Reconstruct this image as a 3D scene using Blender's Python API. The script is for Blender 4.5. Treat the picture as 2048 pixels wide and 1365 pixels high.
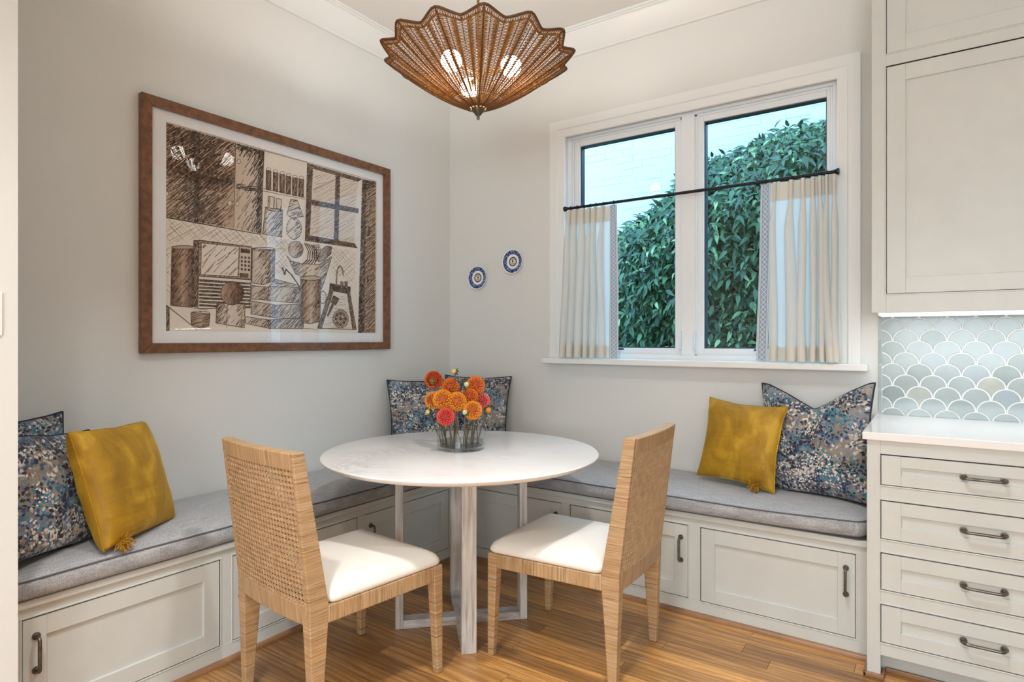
import bpy, bmesh, math, random
from mathutils import Vector, Matrix, noise
R = math.radians
for o in list(bpy.data.objects):
    bpy.data.objects.remove(o)
SC = bpy.context.scene
COL = SC.collection

# ------------------------------------------------------------------ camera, world, lights, exposure
CAM = Vector((2.803, -3.30, 1.26)); YAW = R(34.56); FPX = 1224.0; HORIZON = 679.0
FW = Vector((-math.sin(YAW), math.cos(YAW), 0)); RT = Vector((math.cos(YAW), math.sin(YAW), 0))
cd = bpy.data.cameras.new('camera'); cam = bpy.data.objects.new('camera', cd); COL.objects.link(cam)
cam.location = CAM; cam.rotation_euler = (R(90), 0, YAW)
cd.sensor_width = 36; cd.lens = FPX / 2048 * 36; cd.shift_y = (HORIZON - 682.5) / 2048
cd.clip_start = .05
SC.camera = cam
SC.view_settings.view_transform = 'Standard'
SC.view_settings.look = 'None'
SC.view_settings.gamma = 1
SC.view_settings.use_curve_mapping = False
SC.view_settings.exposure = 0.12

w = bpy.data.worlds.new('sky'); SC.world = w; w.use_nodes = True
bgn = w.node_tree.nodes['Background']
bgn.inputs[0].default_value = (.37, .69, 1.0, 1); bgn.inputs[1].default_value = 5.0

def area(name, loc, rot, size, power, color, sy=None, shape='RECTANGLE', spread=180):
    l = bpy.data.lights.new(name, 'AREA'); l.energy = power; l.color = color; l.shape = shape
    l.size = size
    if sy: l.size_y = sy
    l.spread = R(spread)
    o = bpy.data.objects.new(name, l); COL.objects.link(o); o.location = loc; o.rotation_euler = rot
    return o
# sampling guide at the window opening (adds no light of its own)
pt = area('window_portal', (1.68, .14, 1.86), (R(-90), 0, 0), 1.5, 1, (1, 1, 1), 1.4); pt.data.cycles.is_portal = True
WARM = (1.0, .995, .985)
# recessed downlights in the kitchen ceiling around and behind the camera
for i, (x, y) in enumerate([(2.15, -2.0), (1.75, -3.3), (3.4, -3.5), (2.2, -4.8), (3.8, -5.2)]):
    area('recessed_downlight_lamp', (x, y, 3.11), (0, 0, 0),  .16, 16, WARM, shape='DISK', spread=105)
# soft cool fill added behind the camera, in place of unseen kitchen windows
area('kitchen_fill_light', (3.6, -6.3, 1.7), (R(90), 0, 0), 2.6, 110, (.84, .93, 1.0), 1.7)
# LED strip below the wall cabinet
area('cabinet_strip_light', (2.95, -.28, 1.3575), (R(-8), 0, 0), .62, 1.2, (.93, .98, 1.0), .02)

# ------------------------------------------------------------------ materials
def rgb(r, g, b):
    f = lambda c: (c / 255 / 12.92) if c / 255 <= .04045 else ((c / 255 + .055) / 1.055) ** 2.4
    return (f(r), f(g), f(b), 1)
class NT:
    def __init__(s, name):
        s.m = bpy.data.materials.new(name); s.m.use_nodes = True; s.t = s.m.node_tree
        s.b = s.t.nodes['Principled BSDF']; s.out = s.t.nodes['Material Output']
    def n(s, typ, **kw):
        x = s.t.nodes.new(typ)
        for k, v in kw.items():
            if k.startswith('i_'):
                key = k[2:]; key = int(key) if key.isdigit() else key.replace('_', ' ')
                if hasattr(v, 'links') or isinstance(v, bpy.types.NodeSocket): s.t.links.new(v, x.inputs[key])
                else: x.inputs[key].default_value = v
            else: setattr(x, k, v)
        return x
    def link(s, a, b): s.t.links.new(a, b)
    def coord(s, scale=(1, 1, 1), kind='Object', off=None):
        c = s.n('ShaderNodeTexCoord').outputs[kind]
        if off is not None:
            c = s.n('ShaderNodeVectorMath', operation='ADD', i_0=c, i_1=off).outputs[0]
        mp = s.n('ShaderNodeMapping', i_0=c); mp.inputs['Scale'].default_value = scale
        return mp.outputs[0]
    def noise(s, vec, scale, detail=3, rough=.55, dist=0):
        x = s.n('ShaderNodeTexNoise', i_Vector=vec, i_Scale=scale, i_Detail=detail, i_Roughness=rough, i_Distortion=dist)
        return x.outputs['Fac']
    def ramp(s, fac, stops, interp='LINEAR'):
        x = s.n('ShaderNodeValToRGB', i_0=fac); r = x.color_ramp; r.interpolation = interp
        while len(r.elements) < len(stops): r.elements.new(.5)
        for e, (p, c) in zip(r.elements, stops): e.position = p; e.color = c if len(c) == 4 else (*c, 1)
        return x.outputs[0]
    def mix(s, fac, a, b, mode='MIX'):
        x = s.n('ShaderNodeMix', data_type='RGBA', blend_type=mode)
        for k, v in ((0, fac), (6, a), (7, b)):
            if isinstance(v, bpy.types.NodeSocket): s.t.links.new(v, x.inputs[k])
            else: x.inputs[k].default_value = v
        return x.outputs[2]
    def math(s, op, a, b=None):
        x = s.n('ShaderNodeMath', operation=op)
        for k, v in ((0, a), (1, b)):
            if v is None: continue
            if isinstance(v, bpy.types.NodeSocket): s.t.links.new(v, x.inputs[k])
            else: x.inputs[k].default_value = v
        return x.outputs[0]
    def bump(s, h, strength, dist=.002):
        x = s.n('ShaderNodeBump', i_Height=h, i_Strength=strength, i_Distance=dist)
        s.link(x.outputs[0], s.b.inputs['Normal'])
    def set(s, **kw):
        for k, v in kw.items():
            k = k.replace('_', ' ')
            if isinstance(v, bpy.types.NodeSocket): s.link(v, s.b.inputs[k])
            else: s.b.inputs[k].default_value = v
        return s
def M(name, col, rough=.5, metal=0, var=None, bump=None, **kw):
    t = NT(name); t.set(Base_Color=col, Roughness=rough, Metallic=metal, **kw)
    if var:
        sc, amt, st = var
        f = t.noise(t.coord(st), sc, 4)
        lo = tuple(c * (1 - amt) for c in col[:3]) + (1,); hi = tuple(min(1, c * (1 + amt)) for c in col[:3]) + (1,)
        t.set(Base_Color=t.ramp(f, [(.3, lo), (.7, hi)]))
    if bump:
        sc, amt, st = bump
        t.bump(t.noise(t.coord(st), sc, 4), amt)
    return t.m
O1 = (1, 1, 1)
m_wall = M('wall_paint', rgb(220, 221, 218), .75, bump=(55, .22, O1))
m_ceil = M('ceiling_paint', rgb(232, 230, 226), .8)
m_trim = M('trim_paint', rgb(231, 233, 231), .38)
m_cab = M('cabinet_paint', rgb(204, 207, 203), .36, var=(9, .025, O1))
m_vinyl = M('window_vinyl', rgb(230, 235, 238), .3)
m_black = M('black_gasket', (.03, .04, .05, 1), .4)
m_bronze = M('aged_bronze', rgb(112, 106, 98), .34, .9, var=(60, .3, O1))
m_rod = M('black_iron', rgb(46, 46, 50), .4, .7)
m_quartz = M('white_quartz', rgb(240, 240, 240), .16, Coat_Weight=.3)
m_grout = M('white_grout', rgb(244, 246, 245), .8)
m_shoe = M('stained_shoe_moulding', rgb(150, 112, 80), .4, var=(6, .3, (1, 1, 1)))
m_frame = M('burl_frame', rgb(112, 70, 36), .32, var=(34, .45, O1), Coat_Weight=.3)
m_mat = M('mat_board', rgb(236, 236, 236), .8)
m_sub = M('subfloor', rgb(70, 42, 24), .7)
m_dark = M('dark_void', (.02, .02, .02, 1), .9)
m_switch = M('switch_plastic', rgb(240, 238, 234), .3)
m_brass = M('aged_brass', rgb(150, 122, 78), .32, .9)
m_steel = M('dark_finial', rgb(104, 98, 84), .3, .8)

def thin_glass(name, tint=(1, 1, 1, 1), ior=1.45, rough=.0, base=0.0):
    t = NT(name); t.t.nodes.remove(t.b)
    tr = t.n('ShaderNodeBsdfTransparent', i_0=tint); gl = t.n('ShaderNodeBsdfGlossy', i_Roughness=rough)
    lw = t.n('ShaderNodeLayerWeight', i_Blend=.5)
    f0 = ((ior - 1) / (ior + 1)) ** 2 + base
    fac = t.math('ADD', t.math('MULTIPLY', t.math('POWER', lw.outputs['Facing'], 5.0), 1 - f0), f0)
    mx = t.n('ShaderNodeMixShader', i_0=fac)
    t.link(tr.outputs[0], mx.inputs[1]); t.link(gl.outputs[0], mx.inputs[2]); t.link(mx.outputs[0], t.out.inputs[0])
    return t.m
m_pane = thin_glass('window_glass', (.93, .98, .99, 1), 1.3)
m_picglass = thin_glass('picture_glass', (.99, .99, .99, 1), 1.34, .0, 0)
m_vase = thin_glass('vase_glass', (.955, .965, .965, 1), 1.45, .01)
m_water = thin_glass('water', (.86, .87, .84, 1), 1.33, .0)

def emit(name, col, s):
    t = NT(name); t.set(Base_Color=(1, 1, 1, 1), Emission_Color=col, Emission_Strength=s); return t.m
m_bulb = emit('frosted_bulb', (1.0, .96, .90, 1), 75)
m_led = emit('led_diffuser', (.92, .97, 1.0, 1), .9)

# oak floor boards: each board its own tone
t = NT('oak_board'); oi = t.n('ShaderNodeObjectInfo')
off = t.n('ShaderNodeVectorMath', operation='SCALE', i_0=(13.7, 7.3, 3.1)); off.inputs['Scale'].default_value = 1
t.link(t.math('MULTIPLY', oi.outputs['Random'], 40), off.inputs['Scale'])
co = t.coord((1, 1, 1), off=off.outputs[0])
g1 = t.noise(t.n('ShaderNodeMapping', i_0=co, i_Scale=(1.6, 15, 1)).outputs[0], 2.2, 5, .6, .9)
wv = t.n('ShaderNodeTexWave', i_Vector=t.n('ShaderNodeMapping', i_0=co, i_Scale=(.45, 5, 1)).outputs[0], i_Scale=2.3, i_Distortion=12, i_Detail=3, bands_direction='Y')
g2 = t.noise(t.n('ShaderNodeMapping', i_0=co, i_Scale=(6, 120, 1)).outputs[0], 1.6, 3, .6)
c1 = t.ramp(g1, [(.25, rgb(152, 106, 54)), (.55, rgb(194, 145, 82)), (.8, rgb(218, 174, 112))])
c2 = t.mix(t.ramp(wv.outputs['Fac'], [(.0, (.55,) * 3), (.5, (0,) * 3)]), c1, rgb(128, 82, 42))
c3 = t.mix(t.ramp(g2, [(.35, (.24,) * 3), (.55, (0,) * 3)]), c2, rgb(104, 66, 34))
tone = t.ramp(oi.outputs['Random'], [(0, (.62, .57, .52)), (.35, (.95, .92, .88)), (.7, (1.15, 1.13, 1.10)), (1, (1.45, 1.42, 1.36))])
c4 = t.mix(1.0, c3, tone, 'MULTIPLY')
t.set(Base_Color=c4, Roughness=.36, Coat_Weight=.5, Coat_Roughness=.26); t.bump(g2, .12, .001)
m_oak = t.m

# rattan wrap, one per winding axis
def rattan(name, sc):
    t = NT(name); co = t.coord(sc)
    f = t.noise(co, 1.0, 4, .65)
    f2 = t.noise(t.coord((5, 5, 5)), 3, 2)
    f3 = t.noise(co, .28, 2)
    c = t.ramp(f, [(.30, rgb(100, 72, 44)), (.42, rgb(170, 139, 102)), (.60, rgb(195, 166, 130)), (.8, rgb(216, 193, 160))])
    c = t.mix(t.ramp(f3, [(.3, (.5,) * 3), (.55, (0,) * 3)]), c, rgb(160, 120, 74))
    c = t.mix(t.ramp(f2, [(.4, (0,) * 3), (.75, (.35,) * 3)]), c, rgb(188, 146, 94))
    t.set(Base_Color=c, Roughness=.5); t.bump(f, .5, .0015); return t.m
m_rat_z = rattan('rattan_wrapped_post', (7, 7, 260))
m_rat_x = rattan('rattan_wrapped_cross_rail', (260, 7, 7))
m_rat_y = rattan('rattan_wrapped_side_rail', (7, 260, 7))
m_cane = M('cane_webbing', rgb(206, 172, 132), .5, var=(40, .2, O1))
t = NT('lamp_wicker'); f = t.noise(t.coord((1, 1, 1)), 60, 3)
t.set(Base_Color=t.ramp(f, [(.3, rgb(100, 64, 20)), (.7, rgb(176, 122, 48))]), Roughness=.5)
tl = t.n('ShaderNodeBsdfTranslucent', i_0=rgb(214, 140, 56)); mx = t.n('ShaderNodeMixShader', i_0=.18)
t.link(t.b.outputs[0], mx.inputs[1]); t.link(tl.outputs[0], mx.inputs[2]); t.link(mx.outputs[0], t.out.inputs[0])
m_wicker = t.m
m_wicker2 = M('lamp_wicker_dark', rgb(98, 62, 24), .5, var=(50, .25, O1))

# marble
t = NT('white_marble'); co = t.coord((1, 1, 1))
wp = t.n('ShaderNodeTexNoise', i_Vector=co, i_Scale=2.2, i_Detail=5)
cw = t.n('ShaderNodeVectorMath', operation='MULTIPLY_ADD', i_0=wp.outputs['Color'], i_1=(.55, .55, .55), i_2=co).outputs[0]
v = t.noise(t.n('ShaderNodeMapping', i_0=cw, i_Rotation=(0, 0, .6), i_Scale=(1.2, 4.2, 1)).outputs[0], 2.0, 8, .6, .4)
vein = t.ramp(v, [(.44, (0, 0, 0)), (.495, (1, 1, 1)), (.50, (1, 1, 1)), (.56, (0, 0, 0))])
msk = t.noise(co, 2.6, 3); vm = t.math('MULTIPLY', vein, t.ramp(msk, [(.50, (0, 0, 0)), (.70, (1, 1, 1))]))
base = t.ramp(t.noise(co, 2.0, 4), [(.3, rgb(232, 229, 226)), (.7, rgb(243, 241, 240))])
t.set(Base_Color=t.mix(t.math('MULTIPLY', vm, .42), base, rgb(168, 166, 170)), Roughness=.2, Coat_Weight=.2)
m_marble = t.m

# limed grey oak table base
def limed(name, sc):
    t = NT(name); f = t.noise(t.coord(sc), 1.0, 5, .6, .3); f2 = t.noise(t.coord(O1), 5, 3)
    c = t.ramp(f, [(.3, rgb(146, 138, 131)), (.5, rgb(204, 200, 195)), (.7, rgb(228, 226, 222))])
    t.set(Base_Color=t.mix(t.ramp(f2, [(.35, (.35,) * 3), (.6, (0,) * 3)]), c, rgb(160, 150, 140)), Roughness=.5); t.bump(f, .2, .001); return t.m
m_lime_z = limed('limed_oak_upright', (60, 60, 4)); m_lime_h = limed('limed_oak_foot', (9, 9, 70))

# grey herringbone upholstery
def herring(name, swap):
    t = NT(name); sp = t.n('ShaderNodeSeparateXYZ', i_0=t.n('ShaderNodeTexCoord').outputs['Object'])
    X, Y, Z = sp.outputs
    a, b = (Y, X) if swap else (X, Y)
    q = t.math('ADD', b, Z)
    zig = t.math('PINGPONG', a, .0055)
    s = t.math('SINE', t.math('MULTIPLY', t.math('ADD', q, t.math('MULTIPLY', zig, 1.2)), 1500))
    s2 = t.math('SINE', t.math('MULTIPLY', a, 2400))
    n1 = t.noise(t.coord((1, 1, 1)), 180, 3)
    n2 = t.noise(t.coord((12, 260, 12) if not swap else (260, 12, 12)), 1, 3)
    h = t.math('ADD', t.math('MULTIPLY', t.math('ADD', s, s2), .12), t.math('ADD', t.math('MULTIPLY', n1, .45), t.math('MULTIPLY', n2, .45)))
    t.set(Base_Color=t.ramp(h, [(.2, rgb(108, 110, 113)), (.45, rgb(160, 162, 165)), (.72, rgb(212, 213, 215))]), Roughness=.9, Sheen_Weight=.15)
    t.bump(h, .4, .0012); return t.m
m_uph_x = herring('herringbone_cloth_back', False); m_uph_y = herring('herringbone_cloth_side', True)
m_pipe_grey = M('charcoal_piping', rgb(92, 93, 97), .85)
m_seat = M('ivory_canvas', rgb(236, 232, 224), .9, bump=(900, .15, O1))

# mustard velvet
t = NT('mustard_velvet'); f = t.noise(t.coord((1, 1, .6)), 9, 5, .6, .8); f2 = t.noise(t.coord(O1), 300, 2)
t.set(Base_Color=t.ramp(f, [(.3, rgb(136, 100, 6)), (.52, rgb(168, 126, 10)), (.72, rgb(204, 164, 44))]), Roughness=.62, Sheen_Weight=.55, Sheen_Roughness=.35)
t.b.inputs['Sheen Tint'].default_value = rgb(236, 196, 96)
t.bump(t.noise(t.coord((1.5, 1, 12)), 4, 3), .3, .008); m_velvet = t.m
m_tassel = M('mustard_tassel', rgb(176, 126, 18), .8, var=(80, .3, O1))
# painterly print
t = NT('painterly_print'); co = t.coord((1, .35, 1))
wob = t.n('ShaderNodeTexNoise', i_Vector=co, i_Scale=26, i_Detail=2)
cw = t.n('ShaderNodeVectorMath', operation='MULTIPLY_ADD', i_0=wob.outputs['Color'], i_1=(.03, .03, .03), i_2=co).outputs[0]
def dabs(scale, seed, csc, lo, hi, size=.40, amt=.25):
    q = t.n('ShaderNodeVectorMath', operation='ADD', i_0=cw, i_1=(seed, seed * .7, seed * 1.3)).outputs[0]
    vo = t.n('ShaderNodeTexVoronoi', i_Vector=q, i_Scale=scale, i_Randomness=1.0)
    rn = t.n('ShaderNodeSeparateColor', i_0=vo.outputs['Color']).outputs[0]
    cl = t.ramp(t.math('ADD', t.noise(vo.outputs['Position'], csc, 2), t.math('MULTIPLY', t.math('SUBTRACT', rn, .5), amt)), [(lo, (0,) * 3), (hi, (1,) * 3)])
    disc = t.ramp(vo.outputs['Distance'], [(size, (1,) * 3), (size + .14, (0,) * 3)])
    return t.math('MULTIPLY', cl, disc)
c = t.ramp(t.noise(cw, 13, 5, .6), [(.30, rgb(92, 88, 86)), (.45, rgb(146, 136, 126)), (.6, rgb(122, 112, 100)), (.75, rgb(172, 162, 152))])
c = t.mix(t.ramp(t.noise(t.n('ShaderNodeVectorMath', operation='ADD', i_0=cw, i_1=(5, 2, 8)).outputs[0], 8, 4, .6), [(.50, (0,) * 3), (.60, (.9,) * 3)]), c, rgb(98, 118, 142))
c = t.mix(t.ramp(t.noise(t.n('ShaderNodeVectorMath', operation='ADD', i_0=cw, i_1=(1, 9, 3)).outputs[0], 9, 4, .6), [(.58, (0,) * 3), (.66, (.8,) * 3)]), c, rgb(104, 100, 70))
c = t.mix(dabs(64, 1.1, 8, .52, .60, .5), c, rgb(122, 136, 152))
c = t.mix(dabs(70, 7.7, 7, .57, .63, .5), c, rgb(52, 122, 138))
c = t.mix(dabs(78, 3.3, 8, .51, .57, .48), c, rgb(48, 74, 116))
c = t.mix(dabs(84, 5.9, 8, .53, .59, .45), c, rgb(210, 200, 190))
c = t.mix(dabs(76, 9.2, 9, .49, .54, .46), c, rgb(26, 32, 58))
c = t.mix(dabs(98, 2.6, 10, .56, .62, .42), c, rgb(20, 22, 28))
c = t.mix(dabs(110, 6.4, 9, .60, .65, .40), c, rgb(232, 224, 216))
t.set(Base_Color=c, Roughness=.6, Sheen_Weight=.2); t.bump(t.noise(t.coord((2, 1, 4)), 4, 3), .25, .010); m_print = t.m
m_navy = M('navy_piping', rgb(26, 32, 46), .7)

# linen curtain cloth
def linen(name, col, trans, amt):
    t = NT(name); f = t.noise(t.coord((60, 60, 700)), 1, 2); g = t.noise(t.coord((700, 60, 40)), 1, 2)
    h = t.math('ADD', f, g)
    t.set(Base_Color=col, Roughness=.9); t.bump(h, .15, .001)
    tl = t.n('ShaderNodeBsdfTranslucent', i_0=trans); mx = t.n('ShaderNodeMixShader', i_0=amt)
    t.link(t.b.outputs[0], mx.inputs[1]); t.link(tl.outputs[0], mx.inputs[2]); t.link(mx.outputs[0], t.out.inputs[0]); return t.m
m_linen = linen('cream_linen', rgb(246, 243, 237), rgb(240, 240, 236), .5)
m_hem = linen('cream_linen_hem', rgb(244, 236, 222), rgb(236, 224, 204), .2)
# woven trim: lattice of pale diamonds on grey, from UV (u across 0..1, v along in trim widths)
t = NT('lattice_trim'); uv = t.n('ShaderNodeSeparateXYZ', i_0=t.n('ShaderNodeTexCoord').outputs['UV'])
u, v = uv.outputs[0], uv.outputs[1]
uc = t.math('ABSOLUTE', t.math('SUBTRACT', u, .5))
vv = t.math('PINGPONG', v, .5)
d1 = t.math('ABSOLUTE', t.math('SUBTRACT', t.math('ADD', t.math('MULTIPLY', uc, 2.2), vv), .48))
d2 = t.math('ABSOLUTE', t.math('SUBTRACT', t.math('MULTIPLY', uc, 1.7), t.math('SUBTRACT', vv, .05)))
ln = t.math('MAXIMUM', t.math('LESS_THAN', d1, .07), t.math('LESS_THAN', t.math('ABSOLUTE', t.math('SUBTRACT', uc, .36)), .03))
ln = t.math('MAXIMUM', ln, t.math('GREATER_THAN', uc, .45))
tl = t.n('ShaderNodeBsdfTranslucent', i_0=rgb(205, 208, 210)); mx = t.n('ShaderNodeMixShader', i_0=.2)
t.set(Base_Color=t.mix(ln, rgb(150, 152, 156), rgb(232, 232, 230)), Roughness=.85)
t.link(t.b.outputs[0], mx.inputs[1]); t.link(tl.outputs[0], mx.inputs[2]); t.link(mx.outputs[0], t.out.inputs[0]); m_trimband = t.m

# glazed scale tile, tone per tile
t = NT('glazed_scale_tile'); oi = t.n('ShaderNodeObjectInfo')
f = t.noise(t.coord((1, 1, 1)), 16, 4)
c = t.ramp(oi.outputs['Random'], [(0, rgb(142, 157, 156)), (.3, rgb(160, 173, 172)), (.6, rgb(170, 182, 183)), (.9, rgb(162, 176, 184)), (1, rgb(186, 188, 178))])
t.set(Base_Color=t.mix(t.ramp(f, [(.35, (.5,) * 3), (.65, (0,) * 3)]), c, rgb(154, 168, 169)), Roughness=.12); t.bump(f, .1, .002); m_tile = t.m

# outdoors
t = NT('painted_brick'); f = t.noise(t.coord(O1), 14, 4)
t.set(Base_Color=rgb(206, 210, 209), Roughness=.8); t.bump(f, .4, .004); m_brick = t.m
t = NT('ivy_leaf_green'); at = t.n('ShaderNodeAttribute', attribute_name='tone')
c = t.ramp(at.outputs['Fac'], [(0, rgb(26, 52, 34)), (.5, rgb(56, 90, 56)), (.85, rgb(94, 128, 82)), (1, rgb(146, 170, 120))])
t.set(Base_Color=c, Roughness=.38); m_ivy = t.m
t = NT('ivy_leaf_green_single'); oi = t.n('ShaderNodeObjectInfo')
c = t.ramp(oi.outputs['Random'], [(0, rgb(34, 66, 40)), (.5, rgb(56, 92, 54)), (.9, rgb(86, 124, 76)), (1, rgb(140, 166, 114))])
t.set(Base_Color=c, Roughness=.38); m_leaf = t.m
m_soil = M('dark_soil', rgb(52, 48, 40), .9)
m_ivycore = M('vine_inner_shade', rgb(20, 30, 22), .9)  # near-black green: the hedge's inner shade is put into the colour

# ------------------------------------------------------------------ building helpers
ORG = {}
def tag(o, label=None, cat=None, group=None, kind=None):
    if label: o['label'] = label
    if cat: o['category'] = cat
    if group: o['group'] = group
    if kind: o['kind'] = kind
    return o
def thing(name, loc, label=None, cat=None, group=None, kind=None):
    o = bpy.data.objects.new(name, None); COL.objects.link(o); o.location = loc; o.empty_display_size = .1
    ORG[o.name] = Vector(loc); return tag(o, label, cat, group, kind)
class Fr:      # a local frame: a along u, b up, c along the outward normal n
    def __init__(s, o, u, n): s.o = Vector(o); s.u = Vector(u); s.n = Vector(n)
    def __call__(s, a, b, c): return s.o + s.u * a + Vector((0, 0, 1)) * b + s.n * c
WORLD = Fr((0, 0, 0), (1, 0, 0), (0, 1, 0))
class MB:
    def __init__(s): s.v = []; s.f = []; s.m = []; s.tone = []
    def add(s, vs, fs, mi=0):
        n = len(s.v); s.v += [Vector(p) for p in vs]; s.f += [tuple(n + i for i in q) for q in fs]; s.m += [mi] * len(fs)
    def box(s, x0, x1, y0, y1, z0, z1, mi=0): s.fbox(WORLD, x0, x1, z0, z1, y0, y1, mi)
    def fbox(s, fr, a0, a1, b0, b1, c0, c1, mi=0):
        s.add([fr(a, b, c) for c in (c0, c1) for b in (b0, b1) for a in (a0, a1)],
              [(0, 1, 3, 2), (4, 6, 7, 5), (0, 4, 5, 1), (2, 3, 7, 6), (0, 2, 6, 4), (1, 5, 7, 3)], mi)
    def hexa(s, p8, mi=0):   # bottom ring of 4, top ring of 4
        s.add(p8, [(3, 2, 1, 0), (4, 5, 6, 7), (0, 1, 5, 4), (1, 2, 6, 5), (2, 3, 7, 6), (3, 0, 4, 7)], mi)
    def tube(s, path, r, n=8, closed=False, mi=0, cap=True, up=None):
        P = [Vector(p) for p in path]; N = len(P); rr = r if isinstance(r, (list, tuple)) else [r] * N
        base = len(s.v); prev = None
        for i in range(N):
            a = P[(i - 1) % N] if (closed or i > 0) else P[i]; b = P[(i + 1) % N] if (closed or i < N - 1) else P[i]
            tn = (b - a)
            tn = tn.normalized() if tn.length > 1e-9 else Vector((0, 0, 1))
            if prev is None:
                q = up if up is not None else (Vector((0, 0, 1)) if abs(tn.z) < .9 else Vector((1, 0, 0)))
                x = (q - tn * q.dot(tn)).normalized()
            else:
                x = prev - tn * prev.dot(tn)
                x = x.normalized() if x.length > 1e-6 else tn.orthogonal().normalized()
            prev = x; y = tn.cross(x)
            for k in range(n):
                t_ = 2 * math.pi * k / n; s.v.append(P[i] + (x * math.cos(t_) + y * math.sin(t_)) * rr[i])
        for i in range(N if closed else N - 1):
            j = (i + 1) % N
            for k in range(n):
                k2 = (k + 1) % n
                s.f.append((base + i * n + k, base + i * n + k2, base + j * n + k2, base + j * n + k)); s.m.append(mi)
        if cap and not closed:
            s.f.append(tuple(base + k for k in reversed(range(n)))); s.m.append(mi)
            s.f.append(tuple(base + (N - 1) * n + k for k in range(n))); s.m.append(mi)
    def lathe(s, prof, c=(0, 0, 0), n=32, mi=0, M=None, mis=None):
        base = len(s.v); c = Vector(c)
        for r, z in prof:
            for k in range(n):
                t_ = 2 * math.pi * k / n; p = Vector((r * math.cos(t_), r * math.sin(t_), z))
                s.v.append(c + (M @ p if M else p))
        for i in range(len(prof) - 1):
            for k in range(n):
                k2 = (k + 1) % n
                s.f.append((base + i * n + k, base + i * n + k2, base + (i + 1) * n + k2, base + (i + 1) * n + k)); s.m.append(mis[i] if mis else mi)
        if prof[0][0] > 1e-4: s.f.append(tuple(base + k for k in reversed(range(n)))); s.m.append(mi)
        if prof[-1][0] > 1e-4: s.f.append(tuple(base + (len(prof) - 1) * n + k for k in range(n))); s.m.append(mis[-1] if mis else mi)
    def prism(s, poly, f0, f1, mi=0):   # poly 2d list, f0/f1 map (a,b) to 3d
        n = len(poly)
        s.add([f0(*p) for p in poly] + [f1(*p) for p in poly],
              [tuple(reversed(range(n))), tuple(range(n, 2 * n))] + [(i, (i + 1) % n, n + (i + 1) % n, n + i) for i in range(n)], mi)
    def grid(s, fn, nu, nv, mi=0, closeu=False):
        base = len(s.v)
        for j in range(nv + 1):
            for i in range(nu + 1): s.v.append(Vector(fn(i / nu, j / nv)))
        for j in range(nv):
            for i in range(nu):
                a = base + j * (nu + 1) + i; s.f.append((a, a + 1, a + nu + 2, a + nu + 1)); s.m.append(mi)
    def build(s, name, mat, parent=None, smooth=False, bevel=0, local=False, seg=2, fixn=True, angle=40):
        me = bpy.data.meshes.new(name)
        og = ORG.get(parent.name, Vector()) if (parent is not None and not local) else Vector()
        me.from_pydata([p - og for p in s.v], [], s.f)
        for mm in (mat if isinstance(mat, (list, tuple)) else [mat]): me.materials.append(mm)
        if any(s.m): me.polygons.foreach_set('material_index', s.m)
        if fixn:
            b = bmesh.new(); b.from_mesh(me); bmesh.ops.recalc_face_normals(b, faces=b.faces); b.to_mesh(me); b.free()
        if smooth:
            me.polygons.foreach_set('use_smooth', [True] * len(me.polygons))
            if smooth == 'auto':
                b = bmesh.new(); b.from_mesh(me)
                for e in b.edges:
                    if len(e.link_faces) == 2 and e.calc_face_angle(0) > R(angle): e.smooth = False
                b.to_mesh(me); b.free()
        if s.tone:
            at = me.attributes.new('tone', 'FLOAT', 'FACE'); at.data.foreach_set('value', s.tone)
        o = bpy.data.objects.new(name, me); COL.objects.link(o)
        if parent is not None:
            o.parent = parent; ORG[o.name] = og if not local else Vector()
        if bevel:
            bm_ = o.modifiers.new('edge', 'BEVEL'); bm_.width = bevel; bm_.segments = seg; bm_.limit_method = 'ANGLE'; bm_.angle_limit = R(40)
        return o
def one(name, mat, fn, parent=None, **kw):
    mb = MB(); fn(mb); return mb.build(name, mat, parent, **kw)
def copy_tree(o, parent=None):
    c = o.copy(); COL.objects.link(c)
    if parent is not None: c.parent = parent
    for ch in list(o.children): copy_tree(ch, c)
    return c
def pix(x, y, d):    # a point at distance d along the view, used only to read positions off the photograph
    return CAM + FW * d + RT * ((x - 1024) / FPX * d) + Vector((0, 0, -(y - HORIZON) / FPX * d))

# ------------------------------------------------------------------ room shell
CEIL = 3.12
def S(o): return tag(o, kind='structure')
fl = S(one('floor', m_sub, lambda b: b.box(-.15, 6, -6.6, .12, -.06, -.019)))
random.seed(11)
PW = .083
bm_x0, bm_x1 = .5, 4.4
row = 0; y = -.50
plank_meshes = {}
while y > -3.6:
    x = .42 - random.random() * 1.0
    while x < (3.5 if y > -2.4 else 2.9):
        L = random.choice([.55, .7, .85, 1.0, 1.2])
        if x + L > .44:
            x0 = max(x, .44)
            key = round(x + L - x0, 3)
            if key not in plank_meshes:
                b = MB(); b.box(0, key - .0014, -PW + .0012, 0, -.019, 0)
                me = b.build('floor_plank', m_oak, None, bevel=0)
                plank_meshes[key] = me.data; bpy.data.objects.remove(me)
            o = bpy.data.objects.new('floor_plank', plank_meshes[key]); COL.objects.link(o); o.parent = fl
            o.location = (x0, y, random.uniform(-.0003, .0003))
        x += L
    y -= PW; row += 1
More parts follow.
